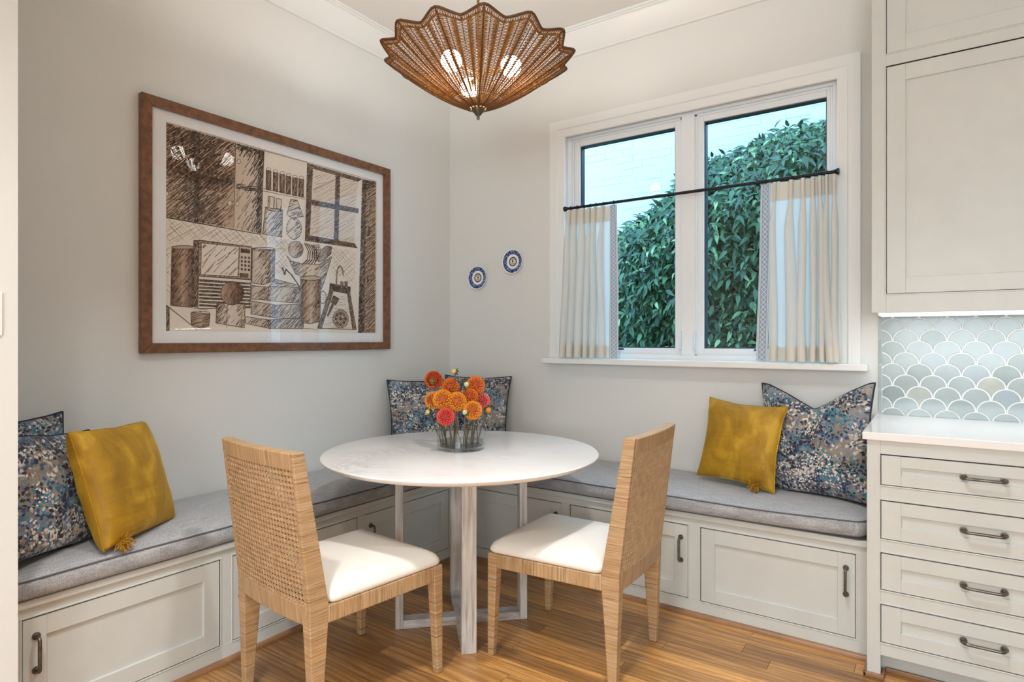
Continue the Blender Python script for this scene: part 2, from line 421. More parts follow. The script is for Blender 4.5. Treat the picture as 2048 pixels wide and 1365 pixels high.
# the rest of the boards, out of view behind the camera
b = MB(); b.box(.42, 5.9, -6.5, y, -.019, 0); o = b.build('floor_plank', m_oak, fl)
S(one('ceiling', m_ceil, lambda b: b.box(-.15, 6, -6.6, .12, CEIL, CEIL + .1)))
S(one('wall_left', m_wall, lambda b: b.box(-.15, 0, -2.67, .12, 0, CEIL)))
S(one('wall_left_return', m_wall, lambda b: b.box(-.15, .68, -6.6, -2.67, 0, CEIL)))
S(one('wall_right', m_wall, lambda b: b.box(5.9, 6, -6.5, 0, 0, CEIL)))
S(one('wall_behind_camera', m_wall, lambda b: b.box(.68, 6, -6.6, -6.5, 0, CEIL)))
# back wall with the window opening
WX0, WX1, WZ0, WZ1 = .905, 2.45, 1.135, 2.545
def bw(b):
    b.box(0, WX0, 0, .15, 0, CEIL); b.box(WX1, 6, 0, .15, 0, CEIL)
    b.box(WX0, WX1, 0, .15, 0, WZ0); b.box(WX0, WX1, 0, .15, WZ1, CEIL)
S(one('wall_back', m_wall, bw))
# crown moulding
prof = [(0, 2.985), (.016, 2.985), (.019, 2.99), (.030, 2.998), (.047, 3.018), (.068, 3.046), (.088, 3.078), (.094, 3.088), (.094, 3.096), (.103, 3.098), (.103, 3.106), (.112, 3.108), (.112, CEIL), (0, CEIL)]
b = MB(); b.prism(prof, lambda a, z: (a, -2.67, z), lambda a, z: (a, -a, z)); S(b.build('trim_1', m_trim, smooth='auto', angle=30))
b = MB(); b.prism(prof, lambda a, z: (a, -a, z), lambda a, z: (2.589, -a, z)); S(b.build('trim_2', m_trim, smooth='auto', angle=30))
# wood shoe mouldings on the floor
sp = [(0, 0), (.018, 0), (.018, .005), (.016, .011), (.011, .016), (.004, .019), (0, .019)]
b = MB(); b.prism(sp, lambda a, z: (.53 + a, -2.67, z), lambda a, z: (.53 + a, -.53 - a, z)); S(b.build('trim_3', m_shoe, smooth='auto'))
b = MB(); b.prism(sp, lambda a, z: (.53 + a, -.53 - a, z), lambda a, z: (2.597, -.53 - a, z)); S(b.build('trim_4', m_shoe, smooth='auto'))

# ------------------------------------------------------------------ window
wn = thing('window_1', (1.676, 0, 1.14), kind='structure')
wf = Fr((0, 0, 0), (1, 0, 0), (0, -1, 0))     # c towards the room
def ring(b, a0, a1, z0, z1, w, c0, c1, mi=0, bottom=True):
    b.fbox(wf, a0, a0 + w, z0, z1, c0, c1, mi); b.fbox(wf, a1 - w, a1, z0, z1, c0, c1, mi)
    b.fbox(wf, a0 + w, a1 - w, z1 - w, z1, c0, c1, mi)
    if bottom: b.fbox(wf, a0 + w, a1 - w, z0, z0 + w, c0, c1, mi)
def casing(b):
    CX0, CX1, CZ1 = .830, 2.522, 2.607
    pr = [(0, 0), (0, .022), (.05, .022), (.056, .016), (.098, .012), (.101, .008), (.101, 0)]   # (inward, proud)
    path = [((CX0, 1.145), (1, 0)), ((CX0, CZ1), (1, -1)), ((CX1, CZ1), (-1, -1)), ((CX1, 1.145), (-1, 0))]
    rings = []
    for (x, z), (dx, dz) in path:
        rings.append([(x + dx * a, -c, z + dz * a) for a, c in pr])
    n = len(pr)
    for i in range(3):
        b.add(rings[i] + rings[i + 1], [(k, (k + 1) % n, n + (k + 1) % n, n + k) for k in range(n)])
one('casing', m_trim, casing, wn, bevel=0)
b = MB(); b.fbox(wf, .805, 2.555, 1.112, 1.145, -.06, .08); b.build('sill', m_trim, wn, bevel=.005)
# jamb lining
b = MB(); ring(b, .915, 2.44, 1.135, 2.535, .012, -.15, .0); b.build('jamb', m_trim, wn)
# fixed frame with stepped inner edge
b = MB(); ring(b, .927, 2.428, 1.14, 2.523, .028, -.10, -.03); ring(b, .955, 2.40, 1.165, 2.495, .012, -.10, -.042)
b.fbox(wf, 1.652, 1.724, 1.145, 2.50, -.10, -.028); b.fbox(wf, 1.640, 1.736, 1.165, 2.495, -.10, -.042); b.build('frame', m_vinyl, wn, bevel=.002)
b = MB(); b.fbox(wf, .94, 2.415, 1.14, 1.172, -.10, -.018); b.build('frame_bottom_rail', m_vinyl, wn, bevel=.003)
for a0, a1 in ((.967, 1.645), (1.731, 2.409)):
    z0, z1 = 1.172, 2.49
    b = MB(); ring(b, a0, a1, z0, z1, .038, -.11, -.05); sash = b.build('sash', m_vinyl, wn, bevel=.003)
    b = MB(); ring(b, a0 + .038, a1 - .038, z0 + .038, z1 - .038, .005, -.105, -.062); b.build('gasket', m_black, sash)
    b = MB(); b.fbox(wf, a0 + .040, a1 - .040, z0 + .04, z1 - .04, -.088, -.084); b.build('pane', m_pane, sash)
    # screen track label and casement lock lever
    xl = a0 + .30 if a0 < 1.3 else a0 + .33
    b = MB(); b.fbox(wf, xl - .03, xl + .03, z0 + .026, z0 + .036, -.05, -.047); b.build('latch_plate', m_black, sash)
for x in (1.650, 1.727):
    b = MB(); b.tube([(x, .034, 1.30), (x, .016, 1.29), (x, .008, 1.24), (x, .012, 1.20)], [.005, .005, .004, .007], 6)
    b.build('lock_lever', m_vinyl, wn, smooth=True)

# ------------------------------------------------------------------ outdoors
nb = thing('neighbour_wall', (1.5, 2.75, 0), 'white painted brick wall of the house next door, seen through window', 'wall')
b = MB(); b.box(-4, 6, 2.762, 3.0, -.4, 3.95); b.build('wall_face', m_brick, nb)
random.seed(3)
bmesh_cache = None
for r_ in range(46):
    z = 1.90 + r_ * .071
    if r_ > 28: break
    for k in range(17):
        x = -1.65 + k * .215 + (.1075 if r_ % 2 else 0)
        if z < 2.3 and x > .6: continue
        if z < 3.0 and x > 1.4: continue
        if bmesh_cache is None:
            b = MB(); b.box(-.1055, .1055, 0.0085, .0125, -.0337, .0337); o = b.build('brick', m_brick, nb, local=True, bevel=.004); bmesh_cache = o.data
        else:
            o = bpy.data.objects.new('brick', bmesh_cache); COL.objects.link(o); o.parent = nb
            mo = o.modifiers.new('edge', 'BEVEL'); mo.width = .004; mo.segments = 1
        o.location = (x - 1.5, random.uniform(-.002, .003), z)
S(one('ground_outside', m_soil, lambda b: b.box(-4, 6, .15, 3, -.5, -.4)))

iv = thing('climbing_vine_hedge', (1.5, 2.4, -.4), 'dense green climbing vine with pointed leaves mounded against the white wall', 'hedge')
OUT = [(-1.4, -.2), (-.9, 1.0), (-.45, 1.75), (.0, 2.14), (.32, 2.40), (.58, 2.60), (.80, 2.82), (1.0, 2.92), (1.25, 2.97), (1.48, 3.06), (1.82, 3.12), (2.15, 3.06), (2.6, 2.95), (3.1, 2.7), (3.6, 2.0), (3.9, .5), (4.0, -.3)]
def top_at(x):
    for (x0, z0), (x1, z1) in zip(OUT, OUT[1:]):
        if x0 <= x <= x1: return z0 + (z1 - z0) * (x - x0) / (x1 - x0)
    return -1
def yfront(x, z):
    d = max(0, top_at(x) - z)
    bul = .62 * min(1, math.sqrt(d / .8)) if d > 0 else 0
    return 2.60 - bul + .13 * noise.noise(Vector((x * 1.7, 2, z * 1.7))) + .07 * noise.noise(Vector((x * 4.5, 7, z * 4.5)))
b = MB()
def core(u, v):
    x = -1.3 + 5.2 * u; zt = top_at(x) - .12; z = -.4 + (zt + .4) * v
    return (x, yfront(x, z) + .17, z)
b.grid(core, 60, 40); b.build('shade_backing', m_ivycore, iv, smooth=True, fixn=False)  # dark backing sheet that closes gaps between leaves, coloured as shade
LEAF = [(0, 0, 0), (-.30, .28, .06), (0, .3, -.03), (.30, .28, .06), (-.27, .62, .04), (0, .62, -.05), (.27, .62, .04), (0, 1.12, -.16)]
LF = [(0, 2, 1), (0, 3, 2), (1, 2, 5, 4), (2, 3, 6, 5), (4, 5, 7), (5, 6, 7)]
def leaf_mat(x, y, z, L, rng):
    # leaves hang down and out: local y (length) points down and out, local z faces out
    down = Vector((rng.gauss(0, .45), -rng.uniform(.15, .75), -rng.uniform(.35, 1.0)))
    if rng.random() < .25: down = Vector((rng.gauss(0, .8), -rng.uniform(.4, 1), rng.uniform(-.3, .5)))
    down.normalize(); out = Vector((rng.gauss(0, .35), -.8, .75 + rng.gauss(0, .3)))
    zx = (out - down * out.dot(down)).normalized(); xx = down.cross(zx)
    m = Matrix((xx, down, zx)).transposed().to_4x4()
    return Matrix.Translation((x, y, z)) @ m @ Matrix.Diagonal((L * .6, L, L, 1))
rng = random.Random(5); b = MB(); cnt = 0; singles = []
while cnt < 23000:
    x = rng.uniform(-.95, 3.55); zt = top_at(x); z = zt + .05 - (zt + .1) * rng.random() ** 1.15
    if z < .55: continue
    y = yfront(x, min(z, zt - .002)) + rng.uniform(-.05, .10) + (.0 if rng.random() < .8 else -.06)
    L = rng.uniform(.05, .118)
    mt = leaf_mat(x, y, z, L, rng)
    if cnt % 18 == 0 and len(singles) < 280 and .25 < x < 2.25 and 1.15 < z and rng.random() < .75:
        singles.append(Matrix.Translation((0, -.06, 0)) @ mt)
    else:
        b.add([mt @ Vector(p) for p in LEAF], LF); tn = min(1, max(0, rng.gauss(.42, .22))) if rng.random() > .05 else 1.0
        b.tone += [tn] * len(LF)
    cnt += 1
fo = b.build('foliage', m_ivy, iv, smooth=True, fixn=False); fo['kind'] = 'stuff'
b = MB(); b.add(LEAF, LF); l0 = b.build('leaf', m_leaf, None, smooth=True, fixn=False); lm = l0.data; bpy.data.objects.remove(l0)
ivi = Matrix.Translation(-Vector(iv.location))
for mt in singles:
    o = bpy.data.objects.new('leaf', lm); COL.objects.link(o); o.parent = iv; o.matrix_local = ivi @ mt

# ------------------------------------------------------------------ cabinetry
def pull(fr, a, z, length, vert, parent, c0=0.0):
    """bronze bar pull with round rosettes"""
    b = MB(); h = length / 2
    def P(t_, c): return fr(a, z + t_, c) if vert else fr(a + t_, z, c)
    for s in (-1, 1):
        e = s * h
        path = [P(e, c0 - .001), P(e, c0 + .003), P(e, c0 + .0032), P(e, c0 + .006)]
        b.tube(path, [.0115, .0115, .0085, .0065], 14)
    K = 5; arc = []
    r_ = .012
    pts = [P(-h, c0 + .004), P(-h, c0 + .018)]
    for k in range(1, K + 1):
        t_ = math.pi / 2 * k / K; pts.append(P(-h + r_ * (1 - math.cos(t_)), c0 + .018 + r_ * math.sin(t_)))
    for k in range(0, K + 1):
        t_ = math.pi / 2 * (1 - k / K); pts.append(P(h - r_ * (1 - math.cos(t_)), c0 + .018 + r_ * math.sin(t_)))
    pts += [P(h, c0 + .004)]
    b.tube(pts, .0053, 10)
    return b.build('handle', m_bronze, parent, smooth='auto')
def bead(b, fr, a0, a1, z0, z1):
    w_ = .005
    b.fbox(fr, a0 - w_, a0, z0 - w_, z1 + w_, -.01, .0025); b.fbox(fr, a1, a1 + w_, z0 - w_, z1 + w_, -.01, .0025)
    b.fbox(fr, a0, a1, z1, z1 + w_, -.01, .0025); b.fbox(fr, a0, a1, z0 - w_, z0, -.01, .0025)
def shaker(name, fr, a0, a1, z0, z1, st, parent, rail=None, recess=.009, g=.0022):
    rail = rail or st
    a0 += g; a1 -= g; z0 += g * .7; z1 -= g * 1.9
    b = MB()
    b.fbox(fr, a0, a0 + st, z0, z1, -.02, -.001); b.fbox(fr, a1 - st, a1, z0, z1, -.02, -.001)
    b.fbox(fr, a0 + st, a1 - st, z1 - rail, z1, -.02, -.001); b.fbox(fr, a0 + st, a1 - st, z0, z0 + rail, -.02, -.001)
    d = b.build(name, m_cab, parent, bevel=.0012, seg=1)
    b = MB(); b.fbox(fr, a0 + st - .004, a1 - st + .004, z0 + rail - .004, z1 - rail + .004, -.018, -.001 - recess); b.build('panel', m_cab, d)
    return d
def bench(fr, length, doors, depth, base, label, hside, seat_over):
    t_ = thing('bench_cabinet', base, label, 'cabinet', 'built-in bench cabinets')
    Z0, Z1 = .072, .408
    b = MB(); b.fbox(fr, 0, length, .0, .44, -depth, -.07); b.build('carcass', m_cab, t_)
    b = MB(); b.fbox(fr, 0, length, 0, Z0, -.024, 0); b.fbox(fr, 0, length, Z1, .44, -.024, 0)
    e = 0
    for a0, a1 in doors + [(length, length)]:
        if a0 > e: b.fbox(fr, e, a0, Z0, Z1, -.024, 0)
        e = a1
    b.build('face_frame', m_cab, t_, bevel=.001, seg=1)
    b = MB()
    for a0, a1 in doors: bead(b, fr, a0, a1, Z0, Z1)
    b.build('bead', m_cab, t_, bevel=.001, seg=1)
    b = MB(); b.fbox(fr, seat_over[0], seat_over[1], .44, .467, -depth, .012); b.build('seat_board', m_cab, t_, bevel=.005)
    for i, (a0, a1) in enumerate(doors):
        d = shaker('door', fr, a0, a1, Z0, Z1, .062, t_)
        pull(fr, (a0 + .036) if hside < 0 else (a1 - .034), .294, .105, True, d)
    return t_
frL = Fr((.53, -2.667, 0), (0, 1, 0), (1, 0, 0))
frR = Fr((.53, -.53, 0), (1, 0, 0), (0, -1, 0))
bench(frL, 2.137, [(.051, .677), (.727, 1.361), (1.409, 2.035)], .527, (.27, -1.34, 0),
      'white built-in bench with three panelled doors along the picture wall', -1, (0, 2.124))
bench(frR, 2.06, [(.115, .678), (.728, 1.346), (1.402, 2.019)], .527, (1.56, -.27, 0),
      'white built-in bench with three panelled doors below the window', 1, (.0, 2.06))

# drawer cabinet
dx0, dx1 = 2.597, 3.295
frD = Fr((0, -.655, 0), (1, 0, 0), (0, -1, 0))
dc = thing('drawer_cabinet', (2.946, -.33, 0), 'white base cabinet with four drawers and bar pulls at right', 'cabinet')
dz = [(.720, .835), (.520, .665), (.331, .470), (.136, .279)]
ox0, ox1 = 2.641, 3.249
b = MB(); b.fbox(frD, dx0, dx0 + .018, .09, .885, -.652, -.022); b.fbox(frD, dx1 - .018, dx1, .09, .885, -.652, -.022); b.fbox(frD, dx0 + .018, dx1 - .018, .09, .88, -.65, -.08)
b.build('carcass', m_cab, dc)
b = MB()
b.fbox(frD, dx0, ox0, .0, .885, -.022, 0); b.fbox(frD, ox1, dx1, .0, .885, -.022, 0)
zz = [.885] + [v for p in dz for v in (p[1], p[0])] + [.088]
for i in range(0, len(zz), 2): b.fbox(frD, ox0, ox1, zz[i + 1], zz[i], -.022, 0)
b.fbox(frD, dx0, dx0 + .02, 0, .09, -.6, -.022)
b.build('face_frame', m_cab, dc, bevel=.001, seg=1)
b = MB()
for z0, z1 in dz: bead(b, frD, ox0, ox1, z0, z1)
b.build('bead', m_cab, dc, bevel=.001, seg=1)
b = MB(); b.fbox(frD, dx0 + .02, dx1, 0, .09, -.10, -.075); b.build('toe_kick', m_cab, dc)
b = MB(); b.fbox(frD, dx0 - .012, dx0, .0, .018, -.12, .012); b.fbox(frD, dx0 - .012, ox0 + .012, .0, .018, 0, .012); b.fbox(frD, ox0, ox0 + .012, .0, .018, -.06, 0); b.fbox(frD, ox0 + .012, dx1, .0, .018, -.075, -.062)
b.build('shoe_moulding', m_shoe, dc, bevel=.004)
for z0, z1 in dz:
    h = z1 - z0
    d = shaker('drawer', frD, ox0, ox1, z0, z1, .062, dc, rail=.041 if h < .12 else .048)
    pull(frD, 2.945, (z0 + z1) / 2 + .002, .112, False, d, c0=-.004)
ct = one('countertop', m_quartz, lambda b: b.box(2.583, 3.32, -.668, -.002, .885, .914), bevel=.003)
tag(ct, 'glossy white quartz countertop over the drawer cabinet', 'countertop')

# wall cabinet
uc = thing('wall_cabinet', (2.942, -.165, 1.37), 'tall pale grey wall cabinet with recessed-panel doors above tiles', 'cabinet')
ux0, ux1 = 2.589, 3.295; frU = Fr((0, -.33, 0), (1, 0, 0), (0, -1, 0))
b = MB(); b.fbox(frU, ux0, ux1, 1.385, CEIL, -.328, -.024); b.fbox(frU, ux0, ux0 + .02, 1.371, 1.385, -.328, -.024); b.build('carcass', m_cab, uc)
b = MB(); b.fbox(frU, ux0, 2.641, 1.371, CEIL, -.024, 0); b.fbox(frU, 3.243, ux1, 1.371, CEIL, -.024, 0)
for z0, z1 in ((1.371, 1.447), (2.392, 2.443), (3.04, CEIL)): b.fbox(frU, 2.641, 3.243, z0, z1, -.024, 0)
b.build('face_frame', m_cab, uc, bevel=.001, seg=1)
b = MB()
for z0, z1 in ((1.447, 2.392), (2.443, 3.04)): bead(b, frU, 2.641, 3.243, z0, z1)
b.build('bead', m_cab, uc, bevel=.001, seg=1)
for z0, z1 in ((1.447, 2.392), (2.443, 3.04)): shaker('door', frU, 2.641, 3.243, z0, z1, .066, uc)
b = MB(); b.fbox(frU, 2.612, 3.27, 1.360, 1.3705, -.24, -.03); b.build('light_strip', m_led, uc)

# backsplash
bs = thing('backsplash', (2.95, -.004, 1.14), 'pale blue green fish-scale tile backsplash with white grout', 'backsplash')
b = MB(); b.box(2.592, 3.32, -.006, -.0005, .914, 1.372); b.build('grout', m_grout, bs)
TR = .05075; BX0, BX1, BZ0, BZ1 = 2.609, 3.318, .915, 1.371
def scale_poly(cx, cz, g=.0050):
    r_ = TR; P = []
    for k in range(0, 13):       # upper arc, shrunk for the joint
        t_ = math.pi * k / 12; P.append((cx + (r_ - g) * math.cos(t_), cz + (r_ - g) * math.sin(t_)))
    for k in range(1, 7):        # left concave side
        t_ = math.pi / 2 * (1 - k / 6); P.append((cx - r_ + (r_ + .0008) * math.cos(t_), cz - r_ + (r_ + .0008) * math.sin(t_)))
    for k in range(1, 6):        # right concave side
        t_ = math.pi / 2 + math.pi / 2 * (1 - k / 6); P.append((cx + r_ + (r_ + .0008) * math.cos(t_), cz - r_ + (r_ + .0008) * math.sin(t_)))
    return P
def clip(P, ax, lim, keep_gt):
    Q = []
    for i in range(len(P)):
        p, q = P[i], P[(i + 1) % len(P)]
        ip = (p[ax] > lim) == keep_gt; iq = (q[ax] > lim) == keep_gt
        if ip: Q.append(p)
        if ip != iq:
            t_ = (lim - p[ax]) / (q[ax] - p[ax]); Q.append((p[0] + t_ * (q[0] - p[0]), p[1] + t_ * (q[1] - p[1])))
    return Q
random.seed(8)
def tile(P, dy):
    for ax, lim, k in ((0, BX0, True), (0, BX1, False), (1, BZ0, True), (1, BZ1, False)):
        P = clip(P, ax, lim, k)
        if len(P) < 3: return
    ar = abs(sum(P[i][0] * P[(i + 1) % len(P)][1] - P[(i + 1) % len(P)][0] * P[i][1] for i in range(len(P)))) / 2
    if ar < 3e-5: return
    b = MB(); b.prism(P, lambda a, z: (a, -.004, z), lambda a, z: (a, -.0085 - dy, z)); b.build('tile', m_tile, bs, bevel=.0009, seg=1)
for r_ in range(-1, 11):
    cz = 1.3045 - r_ * TR
    for k in range(-1, 8):
        cx = 2.649 + k * 2 * TR + (TR if r_ % 2 else 0)
        if r_ == -1: # cut row with straight split above each arch
            P = scale_poly(cx, cz)
        tile(scale_poly(cx, cz), random.uniform(0, .0008))
for i in range(4):       # narrow edge strip tiles
    z0 = .916 + i * .1145
    b = MB(); b.box(2.5935, 2.6065, -.009, -.004, z0, z0 + .112); b.build('edge_tile', m_tile, bs, bevel=.001, seg=1)

# light switch at the left edge
sw = thing('light_switch', (.68, -2.76, 1.33), 'white wall switch plate cut off at the left picture edge', 'switch')
b = MB(); b.box(.68, .686, -2.815, -2.706, 1.27, 1.39); b.build('plate', m_switch, sw, bevel=.002)
b = MB(); b.box(.686, .69, -2.78, -2.745, 1.297, 1.363); b.build('rocker', m_switch, sw, bevel=.001)

# ------------------------------------------------------------------ bench cushions
def cushion(name, x0, x1, y0, y1, z0, r_, mat, label, seed, longx, lift=0):
    t_ = thing(name, ((x0 + x1) / 2, (y0 + y1) / 2, z0), label, 'cushion', 'grey bench cushions')
    def outline(ins, jit=1):
        P = []; rr = max(r_ - ins, .012); X0, X1, Y0, Y1 = x0 + ins, x1 - ins, y0 + ins, y1 - ins
        def seg(a, b_, n): return [(a[0] + (b_[0] - a[0]) * k / n, a[1] + (b_[1] - a[1]) * k / n) for k in range(n)]
        nx = 40 if longx else 10; ny = 10 if longx else 40
        cs = [(X1 - rr, Y0 + rr, -90), (X1 - rr, Y1 - rr, 0), (X0 + rr, Y1 - rr, 90), (X0 + rr, Y0 + rr, 180)]
        P += seg((X0 + rr, Y0), (X1 - rr, Y0), nx)
        for i, (cx, cy, a) in enumerate(cs):
            for k in range(6): t1 = R(a + 90 * k / 6); P.append((cx + rr * math.cos(t1), cy + rr * math.sin(t1)))
            if i < 3:
                nxt = [((X1, Y0 + rr), (X1, Y1 - rr), ny), ((X1 - rr, Y1), (X0 + rr, Y1), nx), ((X0, Y1 - rr), (X0, Y0 + rr), ny)][i]
                P += seg(*nxt)
        return P
    def wav(x, y, k): return noise.noise(Vector((x * 2.6 + seed, y * 2.6, k * .7)))
    lay = [(.03, .0), (.008, .003), (.0, .012), (-.004, .032), (-.003, .05), (.001, .062), (.012, .068), (.04, .076), (.09, .083), (.15, .087), (.21, .088), (.26, .088)]
    V = []; F = []
    N = None; rings = []
    for ins, z in lay:
        P = outline(ins); N = len(P); rings.append(len(V))
        for (x, y) in P:
            w1 = wav(x, y, 1); up = .009 * wav(x * .8, y * .8, 9) * (z / .08)
            ed = .008 * w1 if ins < .05 else 0
            lf = lift * max(0, min(1, ((x - x0) / (x1 - x0) - .55) / .45)) ** 2
            V.append((x + (0 if longx else ed), y + (ed if longx else 0), z0 + z + up + lf))
    for i in range(len(lay) - 1):
        for k in range(N): F.append((rings[i] + k, rings[i] + (k + 1) % N, rings[i + 1] + (k + 1) % N, rings[i + 1] + k))
    F.append(tuple(rings[0] + k for k in reversed(range(N)))); F.append(tuple(rings[-1] + k for k in range(N)))
    b = MB(); b.add(V, F); b.build('cushion_body', mat, t_, smooth=True)
    for li, nm in ((5, 'top_piping'), (1, 'bottom_piping')):
        b = MB(); b.tube([Vector(V[rings[li] + k]) + Vector((0, 0, .001)) for k in range(N)], .0032, 6, closed=True); b.build(nm, m_pipe_grey, t_, smooth=True)
    return t_
cushion('bench_cushion', .004, .556, -2.662, -.572, .4675, .05, m_uph_y, 'long grey herringbone bench cushion along the picture wall', 3, False)
cushion('bench_cushion', .004, 2.588, -.558, -.004, .4675, .05, m_uph_x, 'long grey herringbone bench cushion under the window', 8, True, lift=.012)

# ------------------------------------------------------------------ curtains
rodt = thing('curtain_rod', (1.69, -.035, 2.055), 'thin black iron cafe curtain rod across the window', 'curtain rod')
RY = -.036
b = MB(); b.tube([(.955, RY, 2.056), (2.424, RY, 2.056)], .0085, 12); b.build('rod', m_rod, rodt, smooth='auto')
for x, s in ((.955, 1), (2.424, -1)):
    b = MB(); b.tube([(x - s * .012, RY, 2.056), (x - s * .004, RY, 2.056), (x, RY, 2.056), (x + s * .012, RY, 2.056)], [.015, .016, .013, .011], 14); b.tube([(x, RY, 2.056), (x, -.008, 2.056)], .006, 8); b.build('end_bracket', m_rod, rodt, smooth='auto')
def curtain(xt0, xt1, xb0, xb1, pleats, trim_right, label, seed):
    rg = random.Random(seed)
    t_ = thing('cafe_curtain', ((xt0 + xt1) / 2, RY, 1.15), label, 'curtain', 'cafe curtains')
    Z1, Z0 = 2.040, 1.152
    U0, U1 = (0, .86) if trim_right else (.14, 1)
    T0, T1 = (.86, 1) if trim_right else (0, .14)
    def bx(u, v): return (xt0 + (xt1 - xt0) * u) * (1 - v) + (xb0 + (xb1 - xb0) * u) * v
    cols = []        # ('flat', u) or ('fold', c, width, depth, angle)
    prev = U0
    for ip, (c, wd, am) in enumerate(pleats):
        hw = wd * .22
        a, e = c - hw, c + hw
        if a > prev + .004:
            nf = max(2, int((a - prev) / .02))
            cols += [('flat', prev + (a - prev) * k / nf, ip) for k in range(nf)]
        cols += [('fold', c, wd, am, R(-148 + 296 * k / 16), ip) for k in range(17)]
        prev = e
    if U1 > prev + .004: cols += [('flat', prev + (U1 - prev) * k / 5, 9) for k in range(1, 6)]
    tot = abs(xt1 - xt0)
    ph = [rg.uniform(0, 6) for _ in range(12)]
    def pos(ci, v):
        c = cols[ci]; op = min(1, max(0, (v - .05) / .25)); op = op * op * (3 - 2 * op)
        if c[0] == 'flat':
            x = bx(c[1], v); y = -.002 + .003 * math.sin(c[1] * 40 + v * 3)
        else:
            _, cc, wd, am, an, ip = c
            drift = (.006 * math.sin(v * 2.6 + ph[ip]) + .003 * math.sin(v * 6 + ph[ip] * 2)) * op
            w_ = wd * tot * (.42 + .58 * op) * (1 + .12 * math.sin(v * 4 + ph[ip])); d_ = am * (.62 + .38 * op)
            x = bx(cc, v) + drift + w_ / 2 * math.sin(an); y = -d_ / 2 * (1 + math.cos(an))
            if v < .16: y += .0045 * math.cos(an * 3) * (1 - v / .16)
        return Vector((x, RY - .004 + y, Z1 + (Z0 - Z1) * v))
    def sheet(nm, v0, v1, nv, mat, off=0):
        b = MB(); N = len(cols) - 1
        b.grid(lambda a, c: pos(int(round(a * N)), v0 + (v1 - v0) * c) + Vector((0, off, 0)), N, nv)
        return b.build(nm, mat, t_, smooth=True, fixn=False)
    sheet('cloth', 0, 1, 40, m_linen); sheet('heading', .0, .10, 6, m_hem, .003); sheet('hem', .915, 1, 6, m_hem, .003)
    nu, nv = 10, 40; b = MB()
    def tp(a, v):
        u = T0 + (T1 - T0) * a
        return (bx(u, v) + .004 * math.sin(v * 5) * v, RY - .006 - .006 * math.sin(a * 3.1 + v * 2), Z1 + (Z0 - Z1) * v)
    b.grid(tp, nu, nv); o = b.build('trim_band', m_trimband, t_, smooth=True, fixn=False)
    uvl = o.data.uv_layers.new(name='UVMap')
    wd = abs((xt1 - xt0) * (T1 - T0))
    for p in o.data.polygons:
        for li, vi in zip(p.loop_indices, p.vertices):
            i, j = vi % (nu + 1), vi // (nu + 1); uvl.data[li].uv = (i / nu, j / nv * .89 / max(.03, wd) * 1.9)
    for c, w_, a_ in pleats + [((T0 + T1) / 2, 0, 0)]:
        x = xt0 + (xt1 - xt0) * c
        b = MB(); b.tube([(x, RY + .013 * math.cos(k * math.pi / 9), 2.056 - .002 + .013 * math.sin(k * math.pi / 9)) for k in range(18)], .0017, 6, closed=True)
        b.tube([(x, RY, 2.041), (x, RY - .003, 2.030)], .0015, 6); b.build('ring', m_rod, t_, smooth=True)
    return t_
curtain(.966, 1.296, .917, 1.306, [(.07, .13, .052), (.20, .13, .058), (.345, .15, .060), (.47, .10, .050), (.59, .095, .054), (.735, .11, .052)], True,
        'cream linen cafe curtain with grey lattice trim, left side of window', 2)
curtain(2.085, 2.428, 2.066, 2.444, [(.20, .10, .044), (.42, .14, .054), (.575, .12, .056), (.70, .095, .054), (.79, .09, .058), (.875, .10, .060), (.965, .10, .052)], False,
        'cream linen cafe curtain with grey lattice trim, right side of window', 6)

